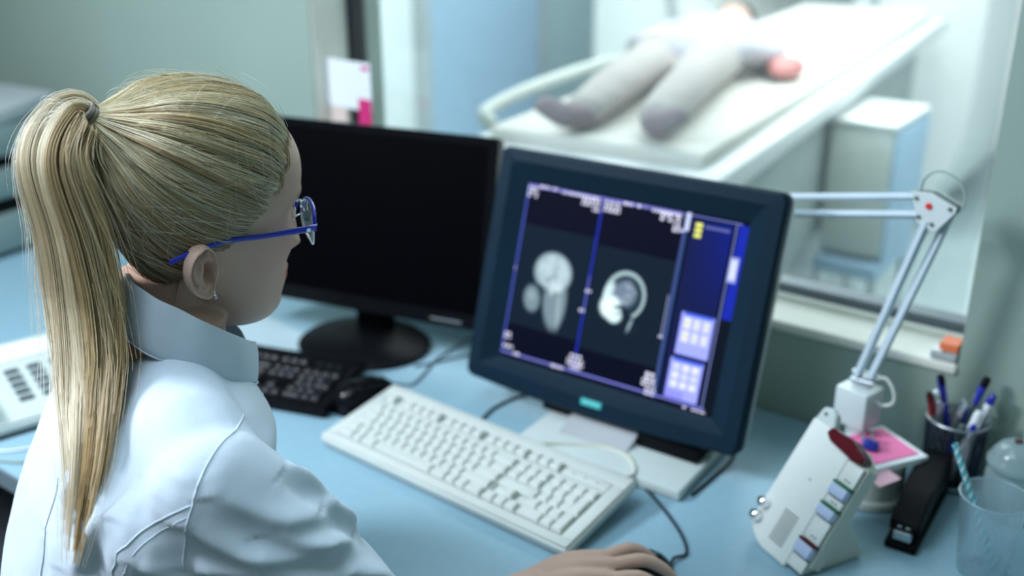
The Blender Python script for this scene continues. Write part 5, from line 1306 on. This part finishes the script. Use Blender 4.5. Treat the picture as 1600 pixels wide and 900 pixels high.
# hair tie
ht = thing('hair_tie', 'brown-grey elastic hair tie wound round the top of the ponytail', 'hair tie', hw(TIE)); bpy.context.view_layer.update()
tdir = (Vector(PG[3])-Vector(PG[0])).normalized(); ta = tdir.orthogonal().normalized(); tb_ = tdir.cross(ta)
tm_ = mat('elastic_band', (0.24, 0.21, 0.18), 0.6, var=0.2, scale=150, bump=0.5, bscale=900)
tcn = HM @ Vector((0, -0.72, 0.69)); ta = tcn.orthogonal().normalized(); tb_ = tcn.cross(ta)
for k in range(4):
    b = NB(); tube(b, [ (tcn*(0.0035*(k-1.2))+(ta*math.cos(2*PI*i/28)+tb_*math.sin(2*PI*i/28))*(0.0125+0.0006*math.sin(i+k))+tcn*0.0016*math.sin(2*PI*i/28+k*1.4)) for i in range(29)], 0.0021, 8, smooth=False); obj('band', b, tm_, ht, 60)

# ------------------------------------------------------------------ glasses
gl = thing('glasses', 'blue-framed glasses worn by the woman', 'glasses', hw((0, 0.10, 0.02))); bpy.context.view_layer.update(); GI = gl.matrix_world.inverted()
def gobj(name, b, m, s=60, par=None):
    o = obj(name, b, m, par or gl, s); o.matrix_parent_inverse = GI; return o
M['blue_frame'] = mat('glossy_blue_acetate', (0.012, 0.020, 0.42), 0.18, var=0.1, coat=0.5)
def lens_ring(s_, n=40):
    out = []
    for i in range(n+1):
        a = 2*PI*i/n; x, z = sq(a, 0.0265, 0.0205, 2.6); wrap = -((x*s_+0.034)/0.07)**2*0.012
        out.append((s_*0.034+x, 0.1025+(-((abs(s_*0.034+x))/0.06)**2*0.014)-z*0.10, 0.005+z-0.002))
    return out
for s_ in (-1, 1):
    L0 = lens_ring(s_)
    b = NB(); tube(b, [hw(p) for p in L0], 0.0011, 8, smooth=False, caps=False); gobj('lens_rim', b, M['chrome'])
    b = NB(); up_ = [p for p in L0[:21]]; tube(b, [hw((p[0], p[1]+0.0012, p[2]+0.0006)) for p in up_], 0.0023, 8, smooth=False); gobj('brow_rim', b, M['blue_frame'])
    b = NB(); cen = b.verts.new(hw((s_*0.034, 0.1025-((0.034)/0.06)**2*0.014, 0.003))); R = [b.verts.new(hw(p)) for p in L0[:-1]]
    for i in range(40): b.faces.new((cen, R[i], R[(i+1) % 40]))
    gobj('lens', b, M['lens'])
    arm = [(s_*0.0600, 0.0905, 0.0080), (s_*0.0665, 0.083, 0.0095), (s_*0.0700, 0.066, 0.0100), (s_*0.0735, 0.035, 0.0100), (s_*0.0765, 0.005, 0.0110), (s_*0.0780, -0.012, 0.0110), (s_*0.0800, -0.038, 0.006), (s_*0.0810, -0.066, -0.003)]
    b = NB(); tube(b, [hw(p) for p in arm], [0.0034, 0.0042, 0.0038, 0.0031, 0.0029, 0.0031, 0.0036, 0.0030], 10, 6, flat=0.6, up=HM @ Vector((1, 0, 0))); gobj('temple_arm', b, M['blue_frame'])
    b = NB(); tube(b, [hw((s_*0.012, 0.098, 0.003)), hw((s_*0.013, 0.091, 0.000)), hw((s_*0.013, 0.0895, -0.004))], 0.0009, 6); gobj('nose_pad', b, M['chrome'])
    b = NB(); bx(b, (0, 0, 0), (0.0008, 0.004, 0.0035)); 
    for v in b.verts: v.co = hw(Vector((s_*0.0705, 0.077, 0.0098))+v.co)
    gobj('hinge_plate', b, M['chrome'])
b = NB(); tube(b, [hw((-0.0095, 0.1005, 0.010)), hw((0, 0.104, 0.0125)), hw((0.0095, 0.1005, 0.010))], 0.0016, 8); gobj('bridge', b, M['chrome'])
er = thing('earring', 'small pale stud earring in the woman\'s right ear lobe', 'earring', hw((0.0755, -0.020, -0.040))); bpy.context.view_layer.update()
b = NB(); tube(b, [(0, 0, 0.005), HM @ Vector((0.001, 0, -0.002)), HM @ Vector((0.001, 0.001, -0.008))], 0.0011, 8); obj('stud', b, M['chrome'], er, 60)
b = NB(); ball(b, HM @ Vector((0.0015, 0.001, -0.006)), 0.0021, seg=10); obj('stone', b, M['lilac'], er, 60)

# ------------------------------------------------------------------ stool under her
sp = bp(0, -0.20, 0)
sl_ = thing('office_stool', 'dark blue round office stool under the woman', 'stool', (sp.x, sp.y, 0))
b = NB(); lathe(b, [(0.16, 0.375), (0.19, 0.385), (0.195, 0.41), (0.18, 0.432), (0.10, 0.438)], (0, 0, 0), 40); obj('seat', b, M['seat'], sl_, 50)
b = NB(); cyl(b, (0, 0, 0.09), (0, 0, 0.38), 0.025); obj('column', b, M['steel'], sl_, 50)
for k in range(5):
    a = 2*PI*k/5; b = NB(); tube(b, [(0, 0, 0.10), (0.14*math.cos(a), 0.14*math.sin(a), 0.085), (0.25*math.cos(a), 0.25*math.sin(a), 0.062)], [0.02, 0.015, 0.012], 8); obj('foot', b, M['black'], sl_, 50)
    b = NB(); c_ = Vector((0.25*math.cos(a), 0.25*math.sin(a), 0.026)); cyl(b, c_+Vector((-0.012, 0, 0)), c_+Vector((0.012, 0, 0)), 0.026); obj('caster', b, M['black'], sl_, 40)

# ------------------------------------------------------------------ patient on the table
TZ = 1.028
PY = rad(14); PO = Vector((-1.125, 0.40, TZ))
pf = Vector((-math.sin(PY), math.cos(PY), 0)); pr2 = Vector((math.cos(PY), math.sin(PY), 0))
def pp_(r, f, z): return PO+pr2*r+pf*f+Vector((0, 0, z))
patient = thing('person', 'patient in grey clothes lying on the white table behind the window', 'person', PO); bpy.context.view_layer.update(); PI_ = patient.matrix_world.inverted()
def pobj(name, me, m): 
    o = link_mesh(name, me, m, patient); o.matrix_parent_inverse = PI_; return o
def legs(b, g):
    for s_ in (-1, 1):
        capsule(b, [pp_(s_*0.105, 0.16, 0.062+g*0.5), pp_(s_*0.105, 0.38, 0.075+g*0.5), pp_(s_*0.10, 0.62, 0.085+g*0.5), pp_(s_*0.085, 0.95, 0.095+g*0.3)], [0.042+g, 0.056+g, 0.062+g, 0.085+g])
def trunk(b, g):
    for (f0, w, h) in ((0.95, .17, .10), (1.15, .15, .10), (1.35, .18, .11), (1.46, .17, .09)):
        ball(b, pp_(0, f0, 0.10+g*0.3), 1.0, (w+g, 0.16, h+g), rot=RZ(PY), seg=24)
    for s_ in (-1, 1): capsule(b, [pp_(s_*0.17, 1.46, 0.10), pp_(s_*0.23, 1.22, 0.08), pp_(s_*0.17, 0.98, 0.14)], [0.055+g, 0.045+g, 0.036+g])
b = NB(); legs(b, 0); trunk(b, 0)
for s_ in (-1, 1):
    capsule(b, [pp_(s_*0.17, 0.98, 0.14), pp_(s_*0.10, 0.93, 0.185), pp_(s_*0.06, 0.93, 0.195)], [0.028, 0.026, 0.018])
    for k in range(4): capsule(b, [pp_(s_*0.08, 0.90+k*0.018, 0.195), pp_(s_*0.03, 0.895+k*0.018, 0.205), pp_(s_*0.0-0.01, 0.90+k*0.018, 0.198)], [0.010, 0.009, 0.007], 8, 3)
    capsule(b, [pp_(s_*0.108, 0.14, 0.045), pp_(s_*0.132, 0.07, 0.065), pp_(s_*0.175, 0.05, 0.092)], [0.036, 0.034, 0.026])
capsule(b, [pp_(0, 1.52, 0.11), pp_(0, 1.66, 0.13)], [0.055, 0.055]); ball(b, pp_(0, 1.74, 0.125), 1.0, (0.075, 0.105, 0.09), rot=RZ(PY), seg=24); ball(b, pp_(0, 1.71, 0.215), 0.018, seg=10)
pobj('body', remesh(b, 0.007, 4), mat('patient_skin', (0.62, 0.42, 0.34), 0.5))
b = NB(); legs(b, 0.016); pobj('trousers', remesh(b, 0.008, 5), mat('warm_grey_cloth', (0.50, 0.45, 0.43), 0.85, var=0.05, bump=0.3, bscale=60))
b = NB(); trunk(b, 0.014); pobj('shirt', remesh(b, 0.008, 5), mat('lilac_grey_cloth', (0.52, 0.50, 0.55), 0.85, var=0.05, bump=0.3, bscale=60))
for s_ in (-1, 1):
    b = NB(); capsule(b, [pp_(s_*0.105, 0.175, 0.05), pp_(s_*0.112, 0.12, 0.052), pp_(s_*0.135, 0.065, 0.070), pp_(s_*0.180, 0.045, 0.100)], [0.048, 0.046, 0.043, 0.034])
    pobj('sock', remesh(b, 0.006, 4), mat('mauve_grey_sock', (0.30, 0.23, 0.25), 0.9))
b = NB(); ball(b, pp_(0, 1.785, 0.125), 1.0, (0.084, 0.098, 0.10), rot=RZ(PY), seg=24); ball(b, pp_(0, 1.86, 0.07), 1.0, (0.08, 0.05, 0.05), seg=16); o = obj('hair', b, mat('dark_brown_hair', (0.04, 0.025, 0.02), 0.6), patient, 60); o.matrix_parent_inverse = PI_
patient.scale = (0.80, 0.80, 0.62)
